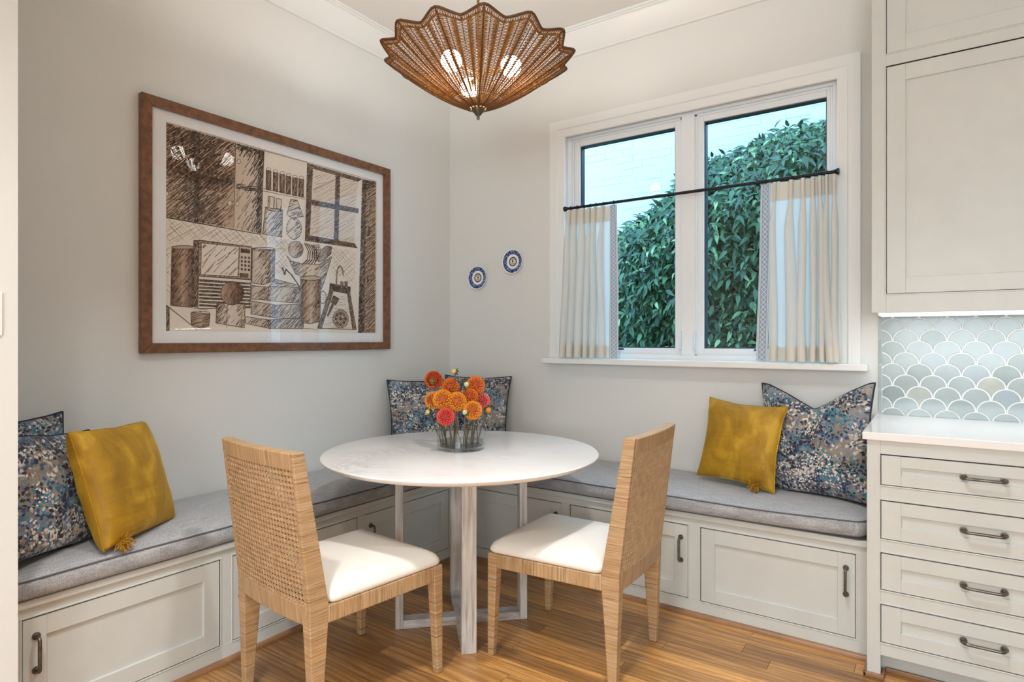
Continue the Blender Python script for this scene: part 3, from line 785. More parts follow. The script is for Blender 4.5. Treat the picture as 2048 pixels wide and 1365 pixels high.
# ------------------------------------------------------------------ plates on the back wall
m_porc = M('white_porcelain', rgb(236, 238, 240), .12)
t = NT('blue_transfer_print'); f = t.noise(t.coord(O1), 110, 3)
t.set(Base_Color=t.ramp(f, [(.38, rgb(24, 36, 84)), (.5, rgb(60, 78, 134)), (.6, rgb(150, 162, 196))]), Roughness=.12); m_bluep = t.m
m_teal = M('dark_teal_band', rgb(40, 62, 68), .15); m_cream = M('cream_glaze', rgb(206, 190, 170), .2)
m_iris = M('brown_iris', rgb(84, 46, 24), .2); m_lash = M('dark_line', rgb(40, 26, 20), .4); m_lip = M('coral_dab', rgb(196, 120, 100), .4)
def plate(x, z, label, flip):
    t_ = thing('wall_plate', (x, 0, z), label, 'plate', 'small blue and white plates on the back wall')
    Mx = Matrix.Rotation(R(90), 3, 'X')     # local z -> -y (towards the room)
    b = MB(); pr = [(0, .003), (.045, .003), (.076, .012), (.0805, .0145), (.0815, .0165), (.080, .0175), (.0775, .0165), (.074, .0155), (.048, .0085), (.044, .0078), (.031, .0072), (.024, .0072), (.0, .0072)]
    mis = [0, 0, 0, 0, 0, 0, 0, 1, 0, 0, 2, 3]
    b.lathe(pr, (x, 0, z), 48, 0, Mx, mis); b.build('dish', [m_porc, m_bluep, m_teal, m_cream], t_, smooth=True)
    def flat(nm, pts, off, mat):
        b = MB(); b.prism(pts, lambda a, c: (x + a, -.0070, z + c), lambda a, c: (x + a, -.0070 - off, z + c)); b.build(nm, mat, t_)
    alm = [(.017 * math.cos(k * math.pi / 12), .008 * math.sin(k * math.pi / 12) + .002) for k in range(24)]
    flat('eye_white', alm, .0006, m_porc)
    flat('iris', [(.007 * math.cos(k * math.pi / 8) + flip * .002, .007 * math.sin(k * math.pi / 8) + .002) for k in range(16)], .0010, m_iris)
    flat('pupil', [(.0035 * math.cos(k * math.pi / 8) + flip * .002, .0035 * math.sin(k * math.pi / 8) + .002) for k in range(16)], .0013, m_lash)
    flat('brow', [(-.018, .010), (-.008, .016), (.006, .016), (.018, .009), (.006, .0135), (-.008, .0135)], .0008, m_lash)
    flat('blush', [(.006 * math.cos(k * math.pi / 6) - flip * .003, .004 * math.sin(k * math.pi / 6) - .014) for k in range(12)], .0006, m_lip)
plate(.253, 1.678, 'lower left blue rimmed plate with painted eye on back wall', 1)
plate(.542, 1.767, 'upper right blue rimmed plate with painted eye on back wall', -1)

# ------------------------------------------------------------------ table
TC = Vector((1.068, -1.176, 0))
tb = thing('dining_table', TC, 'round white marble dining table on a limed wood base', 'table')
TZ = .763; TRAD = .606
pr = [(0, TZ - .026), (TRAD - .035, TZ - .026), (TRAD - .012, TZ - .019), (TRAD - .003, TZ - .010), (TRAD, TZ - .004), (TRAD - .002, TZ - .001), (TRAD - .006, TZ), (0, TZ)]
b = MB(); b.lathe(pr, TC, 128); b.build('tabletop', m_marble, tb, smooth='auto', angle=50)
dF = Vector((1, -1, 0)).normalized(); dL = Vector((1, 1, 0)).normalized()
HL = .292; TH = .034; WD = .030
def obox(b, c, u, v, hu, hv, z0, z1):
    b.hexa([c + u * su * hu + v * sv * hv + Vector((0, 0, z)) for z in (z0, z1) for su, sv in ((-1, -1), (1, -1), (1, 1), (-1, 1))])
for d in (dF, -dF, dL, -dL):
    v = Vector((-d.y, d.x, 0)); b = MB(); obox(b, TC + d * (HL - TH / 2), d, v, TH / 2, WD, 0, TZ - .0265); b.build('leg', m_lime_z, tb, bevel=.002)
for d, dz_ in ((dL, 0), (dF, 0)):
    v = Vector((-d.y, d.x, 0))
    for s in ((0,) if d is dL else (1, -1)):
        b = MB()
        if s == 0: obox(b, TC, d, v, HL - TH, WD, 0, .036)
        else: obox(b, TC + d * s * ((HL - TH) + WD) / 2, d, v, ((HL - TH) - WD) / 2, WD, 0, .036)
        b.build('foot_bar', m_lime_h, tb, bevel=.002)
for d in (dL, dF):
    v = Vector((-d.y, d.x, 0)); b = MB()
    if d is dL: obox(b, TC, d, v, HL - TH, WD, TZ - .062, TZ - .027)
    else:
        for s in (1, -1): obox(b, TC + d * s * ((HL - TH) + WD) / 2, d, v, ((HL - TH) - WD) / 2, WD, TZ - .062, TZ - .027)
    b.build('top_bar', m_lime_h, tb, bevel=.002)

# ------------------------------------------------------------------ chairs
def rr_outline(x0, x1, y0, y1, rr, nx=14, ny=14):
    P = []
    cs = [(x1 - rr, y0 + rr, -90), (x1 - rr, y1 - rr, 0), (x0 + rr, y1 - rr, 90), (x0 + rr, y0 + rr, 180)]
    ends = [((x0 + rr, y0), (x1 - rr, y0), nx), ((x1, y0 + rr), (x1, y1 - rr), ny), ((x1 - rr, y1), (x0 + rr, y1), nx), ((x0, y1 - rr), (x0, y0 + rr), ny)]
    for i in range(4):
        a, c, n = ends[i]; P += [(a[0] + (c[0] - a[0]) * k / n, a[1] + (c[1] - a[1]) * k / n) for k in range(n)]
        cx, cy, an = cs[i]; P += [(cx + rr * math.cos(R(an + 90 * k / 6)), cy + rr * math.sin(R(an + 90 * k / 6))) for k in range(6)]
    return P
def pad(b, x0, x1, y0, y1, z0, r_, lay):
    V = []; F = []
    for ins, z in lay:
        P = rr_outline(x0 + ins, x1 - ins, y0 + ins, y1 - ins, max(.01, r_ - ins * .5)); N = len(P); V += [(x, y, z0 + z) for x, y in P]
    for i in range(len(lay) - 1):
        for k in range(N): F.append((i * N + k, i * N + (k + 1) % N, (i + 1) * N + (k + 1) % N, (i + 1) * N + k))
    F += [tuple(reversed(range(N))), tuple((len(lay) - 1) * N + k for k in range(N))]
    b.add(V, F)
yr = lambda z: -.290 - .060 * (z - .41) / .5
yf = lambda z: -.220 - .088 * (z - .41) / .5
HF = .250; HW = .232          # half widths at the front and at the back
def hw_at(y): return HW + (HF - HW) * max(0, min(1, (y + .25) / .51))
def bow(x): return -.014 * (1 - (x / HW) ** 2)
def make_chair(loc, rz, label):
    c = thing('dining_chair', loc, label, 'chair', 'rattan dining chairs'); c.rotation_euler = (0, 0, rz)
    for s in (-1, 1):       # front legs, tapered
        b = MB(); x1 = s * HF; x0 = s * (HF - .044); xb = s * (HF - .027)
        X = (min(x0, x1), max(x0, x1)); XB = (min(xb, x1), max(xb, x1))
        b.hexa([(XB[0], .235, 0), (XB[1], .235, 0), (XB[1], .262, 0), (XB[0], .262, 0), (X[0], .217, .408), (X[1], .217, .408), (X[1], .262, .408), (X[0], .262, .408)])
        b.build('leg', m_rat_z, c, local=True, bevel=.004)
    for s in (-1, 1):       # rear legs running up into the back posts
        b = MB(); xo = s * HW
        st = [(0, -.278, -.247, .030), (.20, -.284, -.234, .037), (.36, -.290, -.222, .043), (.41, yr(.41), yf(.41), .036), (.50, yr(.50), yf(.50), .025), (.75, yr(.75), yf(.75), .019), (.912, yr(.912), yf(.912), .017)]
        V = []; F = []
        for z, y0, y1, wd in st:
            xi = s * (HW - wd); a, e = min(xo, xi), max(xo, xi); V += [(a, y0, z), (e, y0, z), (e, y1, z), (a, y1, z)]
        for i in range(len(st) - 1):
            for k in range(4): F.append((i * 4 + k, i * 4 + (k + 1) % 4, i * 4 + 4 + (k + 1) % 4, i * 4 + 4 + k))
        F += [(3, 2, 1, 0), tuple(len(V) - 4 + k for k in range(4))]
        b.add(V, F); b.build('leg', m_rat_z, c, local=True, bevel=.004)
    # rails
    b = MB(); b.box(-HF + .042, HF - .042, .230, .2625, .352, .408); b.build('front_rail', m_rat_x, c, local=True, bevel=.004)
    for s in (-1, 1):
        b = MB(); ya, yb = -.224, .219; A = [(s * hw_at(ya), ya), (s * (hw_at(ya) - .032), ya), (s * (hw_at(yb) - .032), yb), (s * hw_at(yb), yb)]
        b.hexa([(x, y, .352) for x, y in A] + [(x, y, .408) for x, y in A]); b.build('side_rail', m_rat_y, c, local=True, bevel=.004)
    def bowbar(nm, z0, z1):
        b = MB(); n = 12; V = []; F = []
        for k in range(n + 1):
            x = -HW + .016 + (2 * HW - .032) * k / n
            for z, fy, e in ((z0, yr, -.0), (z1, yr, -.0), (z1, yf, .0), (z0, yf, .0)): V.append((x, fy(z) + bow(x) + e, z))
        for k in range(n):
            for j in range(4): F.append((k * 4 + j, k * 4 + (j + 1) % 4, k * 4 + 4 + (j + 1) % 4, k * 4 + 4 + j))
        F += [(0, 1, 2, 3), tuple(n * 4 + j for j in range(4))]; b.add(V, F); b.build(nm, m_rat_x, c, local=True, bevel=.004)
    bowbar('back_rail', .355, .425); bowbar('top_rail', .855, .910)
    # cane webbing, a layer on each face of the back
    X0, X1, Z0, Z1 = -HW + .016, HW - .016, .420, .860
    for nm, fy, off, cr in (('cane_panel', yr, .004, .0012), ('cane_panel', yf, -.006, .0019)):
        b = MB(); P_ = .0172
        def pt_(x, z, d): return Vector((x, fy(z) + bow(x) + off + d, z))
        nx = int((X1 - X0) / P_); nz = int((Z1 - Z0) / P_)
        for i in range(nx + 1):
            for e in (-.0019, .0019):
                x = X0 + (i + .5) * P_ + e
                if x < X1: b.tube([pt_(x, Z0 + (Z1 - Z0) * k / 6, .0008) for k in range(7)], cr, 4, cap=False)
        for i in range(nz + 1):
            for e in (-.0019, .0019):
                z = Z0 + (i + .5) * P_ + e
                if z < Z1: b.tube([pt_(X0 + (X1 - X0) * k / 8, z, -.0008) for k in range(9)], cr, 4, cap=False)
        for sg in (1, -1):
            k0 = -nz - 1
            for i in range(k0, nx + nz + 2):
                # x = X0 + (i)*P + sg*(z-Z0)
                xs = X0 + (i + .5) * P_
                # clip to the panel
                if sg > 0: za_, zb_ = max(Z0, Z0 + (X0 - xs)), min(Z1, Z0 + (X1 - xs))
                else: za_, zb_ = max(Z0, Z0 + (xs - X1)), min(Z1, Z0 + (xs - X0))
                if zb_ - za_ > .01: b.tube([pt_(xs + sg * ((za_ + (zb_ - za_) * k / 5) - Z0), za_ + (zb_ - za_) * k / 5, -.0022 * sg) for k in range(6)], cr, 4, cap=False)
        b.build(nm, m_cane, c, local=True, fixn=False)
    b = MB(); pad(b, -HF + .003, HF - .003, -.218, .264, .408, .035, [(.012, 0), (.002, .002), (-.003, .010), (.0, .022), (.010, .036), (.032, .050), (.068, .062), (.12, .071), (.17, .076), (.22, .078)])
    b.v = [Vector((v.x * hw_at(v.y) / HF, v.y, v.z)) for v in b.v]
    b.build('seat_cushion', m_seat, c, local=True, smooth=True)
    return c
make_chair((1.0001, -1.7785, 0), R(-5.27), 'rattan dining chair with cane back, nearest the bench on the left')
make_chair((1.5854, -1.0804, 0), R(92.48), 'rattan dining chair with cane back, to the right of the table')

# ------------------------------------------------------------------ pillows
def pillow(name, W, H, T, center, yaw, lean, roll, mat, pipe, label, group, seed, chop=0, tassel=None, k_=.075, gus=0):
    mtx = Matrix.Translation(center) @ Matrix.Rotation(yaw, 4, 'Z') @ Matrix.Rotation(-lean, 4, 'X') @ Matrix.Rotation(-roll, 4, 'Y')
    t_ = thing(name, center, label, 'cushion', group); t_.matrix_world = mtx
    n = 34
    def pl(u, v):
        x = W / 2 * u * (1 - k_ * (1 - v * v) - .012 * noise.noise(Vector((v * 2.5, seed, u)))); z = H / 2 * v * (1 - k_ * (1 - u * u) - .012 * noise.noise(Vector((u * 2.5, seed + 5, v))))
        if chop:
            z -= chop * H * max(0, 1 - abs(u - .02) / .9) ** 1.25 * max(0, (v + 1) / 2) ** 2.2
        return x, z
    def th(u, v, sd):
        a = max(0, (1 - u ** 2)) * max(0, (1 - v ** 2)); tt = T / 2 * a ** (.40 if not gus else .28)
        if chop: tt *= 1 - .45 * math.exp(-((u - .08) / .12) ** 2) * max(0, v) ** .6
        x, z = pl(u, v)
        edge = a ** .25
        wr = .006 * noise.noise(Vector((x * 9 + seed, sd * 3, z * 9))) + .004 * noise.noise(Vector((x * 7, seed + sd, z * 26)))
        return tt + wr * edge * (1 if a > 0 else 0)
    cs = [-math.cos(math.pi * i / n) * .55 + .45 * (-1 + 2 * i / n) for i in range(n + 1)]
    V = []; F = []; idx = {}
    for sd in (-1, 1):
        for j in range(n + 1):
            for i in range(n + 1):
                bd = i in (0, n) or j in (0, n)
                key = (i, j, 0 if bd else sd)
                if key in idx: continue
                u, v = cs[i], cs[j]; x, z = pl(u, v); idx[key] = len(V); V.append((x, 0 if bd else sd * th(u, v, sd), z))
    for sd in (-1, 1):
        for j in range(n):
            for i in range(n):
                q = []
                for (a, c) in ((i, j), (i + 1, j), (i + 1, j + 1), (i, j + 1)):
                    bd = a in (0, n) or c in (0, n); q.append(idx[(a, c, 0 if bd else sd)])
                F.append(tuple(q) if sd < 0 else tuple(reversed(q)))
    b = MB(); b.add(V, F); b.build('pillow_body', mat, t_, local=True, smooth=True)
    ed = [(i, 0) for i in range(n)] + [(n, j) for j in range(n)] + [(n - i, n) for i in range(n)] + [(0, n - j) for j in range(n)]
    b = MB(); b.tube([V[idx[(i, j, 0)]] for i, j in ed], .0042 if pipe is not m_velvet else .003, 6, closed=True, up=Vector((0, 1, 0))); b.build('piping', pipe, t_, local=True, smooth=True)
    if tassel:
        u, v, dr = tassel; x, z = pl(u, v); b = MB(); rg = random.Random(seed); p0 = Vector((x, -.030, z + .012))
        mi = mtx.to_3x3().inverted(); down = (mi @ Vector((0, 0, -1))).normalized(); dr = (mi @ Vector(dr)).normalized()
        for q in range(85):
            d = (dr * rg.uniform(.25, 1) + down * rg.uniform(-.1, .45) + Vector((rg.gauss(0, .5), rg.gauss(0, .4), rg.gauss(0, .5)))).normalized()
            L = rg.uniform(.030, .048); e = p0 + d * L; mid = p0 + d * L * .55 + Vector((rg.gauss(0, .003), rg.gauss(0, .003), rg.gauss(0, .003)))
            b.tube([p0, mid, e + down * .003], .0013, 4)
        b.tube([p0 - dr * .008, p0, p0 + dr * .008], [.004, .008, .005], 8); b.build('tassel', m_tassel, t_, local=True)
    return t_
GP = 'painterly blue print pillows'; GM = 'mustard velvet pillows'
pillow('throw_pillow', .40, .40, .13, (2.035, -.245, .762), R(-14), .24, -.042, m_velvet, m_velvet, 'mustard velvet pillow with tassel below the right curtain', GM, 4, tassel=(.62, -1, (-.3, -1, .15)), k_=.095)
pillow('throw_pillow', .52, .52, .16, (2.346, -.205, .800), R(-18), .20, .06, m_print, m_navy, 'blue painterly print pillow with chopped top beside the drawer cabinet', GP, 9, chop=.20, k_=.08)
pillow('throw_pillow', .412, .412, .15, (.373, -2.262, .745), 2.197, .32, -.049, m_velvet, m_velvet, 'mustard velvet pillow with tassel at the left end of the bench', GM, 14, tassel=(-.75, -1, (.8, .2, -.1)), k_=.04, gus=1)
pillow('throw_pillow', .43, .41, .15, (.345, -2.478, .745), 2.15, .26, -.12, m_print, m_navy, 'blue painterly print pillow behind the left mustard pillow', GP, 21)
pillow('throw_pillow', .33, .43, .10, (.085, -2.500, .760), 1.60, .10, .05, m_print, m_navy, 'blue painterly print pillow against the wall, only its corner showing', GP, 25)
pillow('throw_pillow', .46, .46, .14, (.200, -.470, .785), R(58), .22, .0, m_print, m_navy, 'blue painterly print pillow left of the flowers in the corner', GP, 33)
pillow('throw_pillow', .47, .47, .14, (.350, -.165, .790), R(14), .20, .0, m_print, m_navy, 'blue painterly print pillow behind the flowers on the back wall', GP, 41)

# ------------------------------------------------------------------ vase and dahlias
VC = Vector((1.040, -1.150, TZ + .0008)); VR = .107; VH = .094
vs = thing('glass_vase', VC, 'low round clear glass vase holding dahlias on the table', 'vase')
b = MB(); b.lathe([(0, 0), (VR - .004, 0), (VR, .003), (VR, VH - .002), (VR - .002, VH), (VR - .004, VH - .002), (VR - .0042, .020), (VR - .008, .016), (0, .016)], VC, 64); b.build('glass', m_vase, vs, smooth='auto')
b = MB(); b.lathe([(0, .0165), (VR - .0085, .0165), (VR - .0047, .021), (VR - .0047, .038), (0, .038)], VC, 48); b.build('water', m_water, vs, smooth='auto')
m_stem = M('dahlia_stem', rgb(98, 84, 62), .55, var=(30, .25, O1)); m_green = M('sepal_green', rgb(118, 136, 66), .5, var=(60, .25, O1)); m_dgreen = M('dark_calyx', rgb(44, 66, 36), .5)
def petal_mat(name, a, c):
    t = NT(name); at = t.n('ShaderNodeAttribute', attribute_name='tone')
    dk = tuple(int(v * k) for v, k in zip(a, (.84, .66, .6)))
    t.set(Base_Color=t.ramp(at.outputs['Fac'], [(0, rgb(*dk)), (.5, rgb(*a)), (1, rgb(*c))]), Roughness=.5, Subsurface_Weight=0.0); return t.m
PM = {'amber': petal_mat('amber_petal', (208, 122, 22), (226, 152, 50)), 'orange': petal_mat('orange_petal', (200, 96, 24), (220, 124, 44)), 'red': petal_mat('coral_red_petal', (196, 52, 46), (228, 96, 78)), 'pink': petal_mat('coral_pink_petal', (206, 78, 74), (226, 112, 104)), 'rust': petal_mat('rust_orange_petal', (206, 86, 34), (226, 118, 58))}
def bloom_mesh(r_, seed):
    rg = random.Random(seed); b = MB(); N = 150
    for i in range(N):
        f = (i + .5) / N; th_ = math.acos(1 - f * 1.80); ph = i * 2.399963
        rr = r_ * (.80 + .2 * min(1, th_ / 1.2))
        nrm = Vector((math.sin(th_) * math.cos(ph), math.sin(th_) * math.sin(ph), math.cos(th_) * .82))
        if th_ < .30: rr *= .86
        et = Vector((math.cos(th_) * math.cos(ph), math.cos(th_) * math.sin(ph), -math.sin(th_))); ep = Vector((-math.sin(ph), math.cos(ph), 0))
        L = r_ * (.24 + .18 * min(1, th_ / .8)); W = r_ * (.10 + .09 * min(1, th_ / 1.0))
        d = (nrm * .80 + et * .62).normalized() if th_ > .3 else (nrm + et * -.1).normalized()
        p = nrm * rr * .80; up = (nrm - d * nrm.dot(d)).normalized()
        p = p + Vector((rg.gauss(0, .01), rg.gauss(0, .01), rg.gauss(0, .01))) * r_
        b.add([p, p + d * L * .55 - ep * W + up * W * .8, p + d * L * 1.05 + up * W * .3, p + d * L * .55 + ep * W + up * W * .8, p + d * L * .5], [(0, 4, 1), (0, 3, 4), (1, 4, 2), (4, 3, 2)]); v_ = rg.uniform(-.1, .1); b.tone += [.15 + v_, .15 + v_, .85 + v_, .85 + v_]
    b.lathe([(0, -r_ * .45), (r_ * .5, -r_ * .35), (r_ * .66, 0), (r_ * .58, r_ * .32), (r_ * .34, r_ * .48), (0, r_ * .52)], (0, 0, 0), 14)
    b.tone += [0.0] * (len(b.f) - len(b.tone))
    return b
def stem_pts(base, top, bend):
    m = (base + top) / 2 + bend
    return [base * (1 - s) ** 2 + m * 2 * s * (1 - s) + top * s * s for s in [i / 8 for i in range(9)]]
def flower(name, a, bb, d, r_, colr, face, label, seed, kind='bloom'):
    rg = random.Random(seed)
    hp = pix(770 + a / 6.825, 720 + bb / 6.825, d)
    off = hp - VC; off.z = 0
    base = VC + off * .62 + Vector((rg.gauss(0, .008), rg.gauss(0, .008), .0175)); q = (base - VC); q.z = 0
    if q.length > VR - .016: base = VC + q.normalized() * (VR - .016) + Vector((0, 0, .0175))
    t_ = thing(name, base, label, 'flower', 'dahlias in the glass vase' if kind == 'bloom' else 'dahlia buds in the glass vase')
    fd = Vector(face).normalized(); bk = hp - fd * r_ * .5
    b = MB(); b.tube(stem_pts(base, bk, Vector((rg.gauss(0, .006), rg.gauss(0, .006), .02))), .0028, 7); b.build('stem', m_stem, t_, smooth=True)
    q = fd.to_track_quat('Z', 'Y').to_matrix()
    if kind == 'bloom':
        e2 = base + Vector((rg.uniform(-.03, .03), rg.uniform(-.03, .03), 0)); f2 = e2 - VC; f2.z = 0
        if f2.length > VR - .016: e2 = VC + f2.normalized() * (VR - .016) + Vector((0, 0, .0175))
        b = MB(); b.tube(stem_pts(e2, base + (bk - base) * .72 + Vector((rg.gauss(0, .008), rg.gauss(0, .008), 0)), Vector((rg.gauss(0, .008), rg.gauss(0, .008), 0))), .0022, 6); b.build('side_stem', m_stem, t_, smooth=True)
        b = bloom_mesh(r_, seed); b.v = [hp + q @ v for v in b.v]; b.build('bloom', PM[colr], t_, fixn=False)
        b = MB()
        for k in range(6):
            ang = k * math.pi / 3; e = Vector((math.cos(ang), math.sin(ang), 0)); f_ = Vector((-e.y, e.x, 0))
            c0 = Vector((0, 0, -r_ * .46)); P = [c0, c0 + e * r_ * .22 + f_ * r_ * .1 - Vector((0, 0, r_ * .1)), c0 + e * r_ * .5 - Vector((0, 0, r_ * .02)), c0 + e * r_ * .22 - f_ * r_ * .1 - Vector((0, 0, r_ * .1))]
            b.add([hp + q @ p for p in P], [(0, 1, 2, 3)])
        b.lathe([(0, -r_ * .62), (r_ * .16, -r_ * .56), (r_ * .2, -r_ * .42), (0, -r_ * .36)], hp, 10, M=q); b.build('calyx', m_green, t_, fixn=False)
    else:
        b = MB(); b.lathe([(0, -r_ * .9), (r_ * .6, -r_ * .6), (r_ * .95, 0), (r_ * .8, r_ * .5), (r_ * .4, r_ * .9), (0, r_)], hp, 12, M=q); b.build('bud', colr, t_, smooth=True)
        b = MB()
        for k in range(6):
            ang = k * math.pi / 3 + .3; e = Vector((math.cos(ang), math.sin(ang), 0)); f_ = Vector((-e.y, e.x, 0)); c0 = Vector((0, 0, -r_ * .9))
            P = [c0, c0 + e * r_ * .8 + f_ * r_ * .35, c0 + e * r_ * 1.5 - Vector((0, 0, r_ * .3)), c0 + e * r_ * .8 - f_ * r_ * .35]
            b.add([hp + q @ p for p in P], [(0, 1, 2, 3)])
        b.build('sepals', m_dgreen, t_, fixn=False)
tc = -FW + Vector((0, 0, .25))     # towards the viewer side of the room
def fd(sx, up, fwd=1): return tuple(-FW * fwd + RT * sx + Vector((0, 0, up)))
m_budy = M('yellow_green_bud', rgb(206, 186, 96), .5, var=(70, .3, O1)); m_budw = M('pale_green_bud', rgb(206, 208, 160), .5, var=(70, .2, O1)); m_budo = M('half_open_orange_bud', rgb(208, 138, 40), .5, var=(70, .3, O1))
flower('dahlia', 665, 275, 2.79, .0365, 'rust', fd(.25, .25, -1), 'rust orange dahlia seen from behind, highest at the left', 1)
flower('dahlia', 890, 378, 2.80, .038, 'orange', fd(.0, .45), 'orange dahlia at the top centre of the bunch', 2)
flower('dahlia', 1240, 350, 2.79, .038, 'orange', fd(.35, .35), 'large orange dahlia at the upper right of the bunch', 3)
flower('dahlia', 648, 555, 2.76, .036, 'amber', fd(-.8, .1), 'amber dahlia at the far left, half hidden by its neighbour', 4)
flower('dahlia', 788, 540, 2.70, .0385, 'amber', fd(-.05, .15), 'amber dahlia facing forward above the red one', 5)
flower('dahlia', 985, 572, 2.70, .0375, 'amber', fd(.1, .3), 'golden amber dahlia at the centre of the bunch', 6)
flower('dahlia', 1155, 505, 2.76, .035, 'orange', fd(.1, .3), 'orange dahlia tucked below the upper right bloom', 7)
flower('dahlia', 1200, 692, 2.69, .0365, 'amber', fd(.25, .0), 'golden amber dahlia low at the right of the bunch', 8)
flower('dahlia', 830, 778, 2.66, .0345, 'red', fd(.0, .1), 'coral red dahlia lowest in front above the vase rim', 9)
flower('dahlia', 1330, 560, 2.80, .034, 'pink', fd(.8, .2), 'coral pink dahlia at the right edge of the bunch', 10)
flower('dahlia_bud', 1410, 690, 2.78, .015, m_budo, fd(.3, -.3), 'half open orange dahlia bud at the far right', 11, 'bud')
flower('dahlia_bud', 940, 160, 2.78, .0135, m_budy, fd(-1.2, .3), 'yellow green dahlia bud, tallest of the bunch', 12, 'bud')
flower('dahlia_bud', 1110, 338, 2.74, .0135, m_budw, fd(.9, .3), 'pale green dahlia bud between the upper blooms', 13, 'bud')
flower('dahlia_bud', 585, 715, 2.74, .012, m_budy, fd(-1, .0), 'green dahlia bud low on the left', 14, 'bud')
flower('dahlia_bud', 1090, 718, 2.66, .012, m_budw, fd(-.6, .4), 'pale dahlia bud low in front of the right blooms', 15, 'bud')

# ------------------------------------------------------------------ pendant lamp
LC = Vector((1.160, -1.176, 0)); NP = 14
lp = thing('pendant_lamp', (LC.x, LC.y, 2.222), 'woven rattan pendant lamp with scalloped parasol shade and three bulbs', 'lamp')
view0 = math.atan2((CAM - LC).y, (CAM - LC).x)
PH0 = view0 + R(3)
RV, RM, ZA, ZR = .380, .420, 2.258, 2.513
def dist_tip(ph):
    f = ((ph - PH0) / (2 * math.pi / NP)) % 1.0
    return 1 - abs(2 * f - 1)          # 0 at a tip, 1 in a valley
def surf(rho, ph):
    d = dist_tip(ph); d = d if d > 0 else 0
    rmax = RV + (RM - RV) * max(0, (1.01 - math.sqrt(d * d + .0201)) / .8682) ** 1.3
    r_ = .022 + ((RV - .022) + (rmax - RV) * rho ** 3.0) * rho
    z = ZA + (ZR - ZA) * (r_ / RM) ** 1.28 - .010 * rho * (1 - d)
    return Vector((LC.x + r_ * math.cos(ph), LC.y + r_ * math.sin(ph), z))
b = MB(); NR = 68; NS = 14 * 12
for i in range(NR):
    rho = .06 + .90 * i / (NR - 1); path = []
    for k in range(NS):
        ph = PH0 + 2 * math.pi * k / NS; p = surf(rho, ph)
        s = (1 if (k + i) % 2 else -1) * .0016
        path.append(p + Vector((0, 0, s)))
    b.tube(path, .0017 if i % 2 else .0015, 4, closed=True)
# denser bands that follow the pleats
for i in range(NR - 1):
    rho = .06 + .90 * (i + .5) / (NR - 1)
    if rho < .25: continue
    for s in range(NP):
        for f0, f1 in ((-.10, .10), (.24, .38), (.62, .76)):
            path = [surf(rho, PH0 + 2 * math.pi * (s + f0 + (f1 - f0) * k / 3) / NP) for k in range(4)]
            b.tube(path, .0019, 4, cap=False)
wv_ = b.build('woven_shade', m_wicker, lp, fixn=False); wv_['kind'] = 'stuff'
# fine radial canes
b = MB()
for s in range(NP):
    for f in (1 / 6, 2 / 6, 3 / 6, 4 / 6, 5 / 6):
        ph = PH0 + 2 * math.pi * (s + f) / NP
        b.tube([surf(.05 + .93 * k / 12, ph) for k in range(13)], .0019, 5)
fc = b.build('fine_canes', m_wicker2, lp, fixn=False); fc['kind'] = 'stuff'
for s in range(NP):
    ph = PH0 + 2 * math.pi * s / NP
    for e in (0,):
        b = MB(); b.tube([surf(.03 + .97 * k / 14, ph + e) for k in range(15)], .0034, 7); b.build('rib', m_wicker2, lp, smooth=True)
b = MB(); b.tube([surf(1.0, PH0 + 2 * math.pi * k / (NP * 12)) for k in range(NP * 12)], .0056, 8, closed=True)
b.build('rim_edge', m_wicker2, lp, smooth=True)
b = MB()
K = NP * 20
for i in range(K):
    p = surf(.955, PH0 + 2 * math.pi * i / K); q = surf(1.0, PH0 + 2 * math.pi * (i + 1.2) / K); b.tube([p, q], .0017, 4, cap=False)
    q = surf(1.0, PH0 + 2 * math.pi * (i - 1.2) / K); b.tube([p, q], .0017, 4, cap=False)
b.tube([surf(.955, PH0 + 2 * math.pi * k / (NP * 12)) for k in range(NP * 12)], .0026, 5, closed=True)
b.build('rim_braid', m_wicker, lp, fixn=False)
b = MB(); b.lathe([(0, 2.222), (.005, 2.222), (.007, 2.227), (.007, 2.233), (.004, 2.236), (.009, 2.239), (.028, 2.262), (.030, 2.270), (0, 2.270)], LC, 24); b.build('finial', m_steel, lp, smooth='auto')
b = MB(); b.tube([(LC.x, LC.y, 2.265), (LC.x, LC.y, CEIL - .03)], .006, 10); b.lathe([(.0, CEIL - .035), (.055, CEIL - .035), (.06, CEIL - .028), (.06, CEIL), (0, CEIL)], LC, 28); b.build('stem', m_brass, lp, smooth='auto')
for (x, y, d) in ((903, 122, 2.571), (1022, 133, 2.623), (940, 175, 2.841)):
    p = pix(x, y, d); q = Vector((LC.x, LC.y, p.z - .01)); dr = (p - q).normalized()
    b = MB(); b.tube([q, p - dr * .055], .005, 8); b.tube([p - dr * .078, p - dr * .040], [.013, .015], 12); b.build('socket', m_brass, lp, smooth='auto')
    b = MB(); b.lathe([(.0445 * math.sin(k * math.pi / 14), -.0445 * math.cos(k * math.pi / 14)) for k in range(15)], p, 24); b.build('bulb', m_bulb, lp, smooth=True)

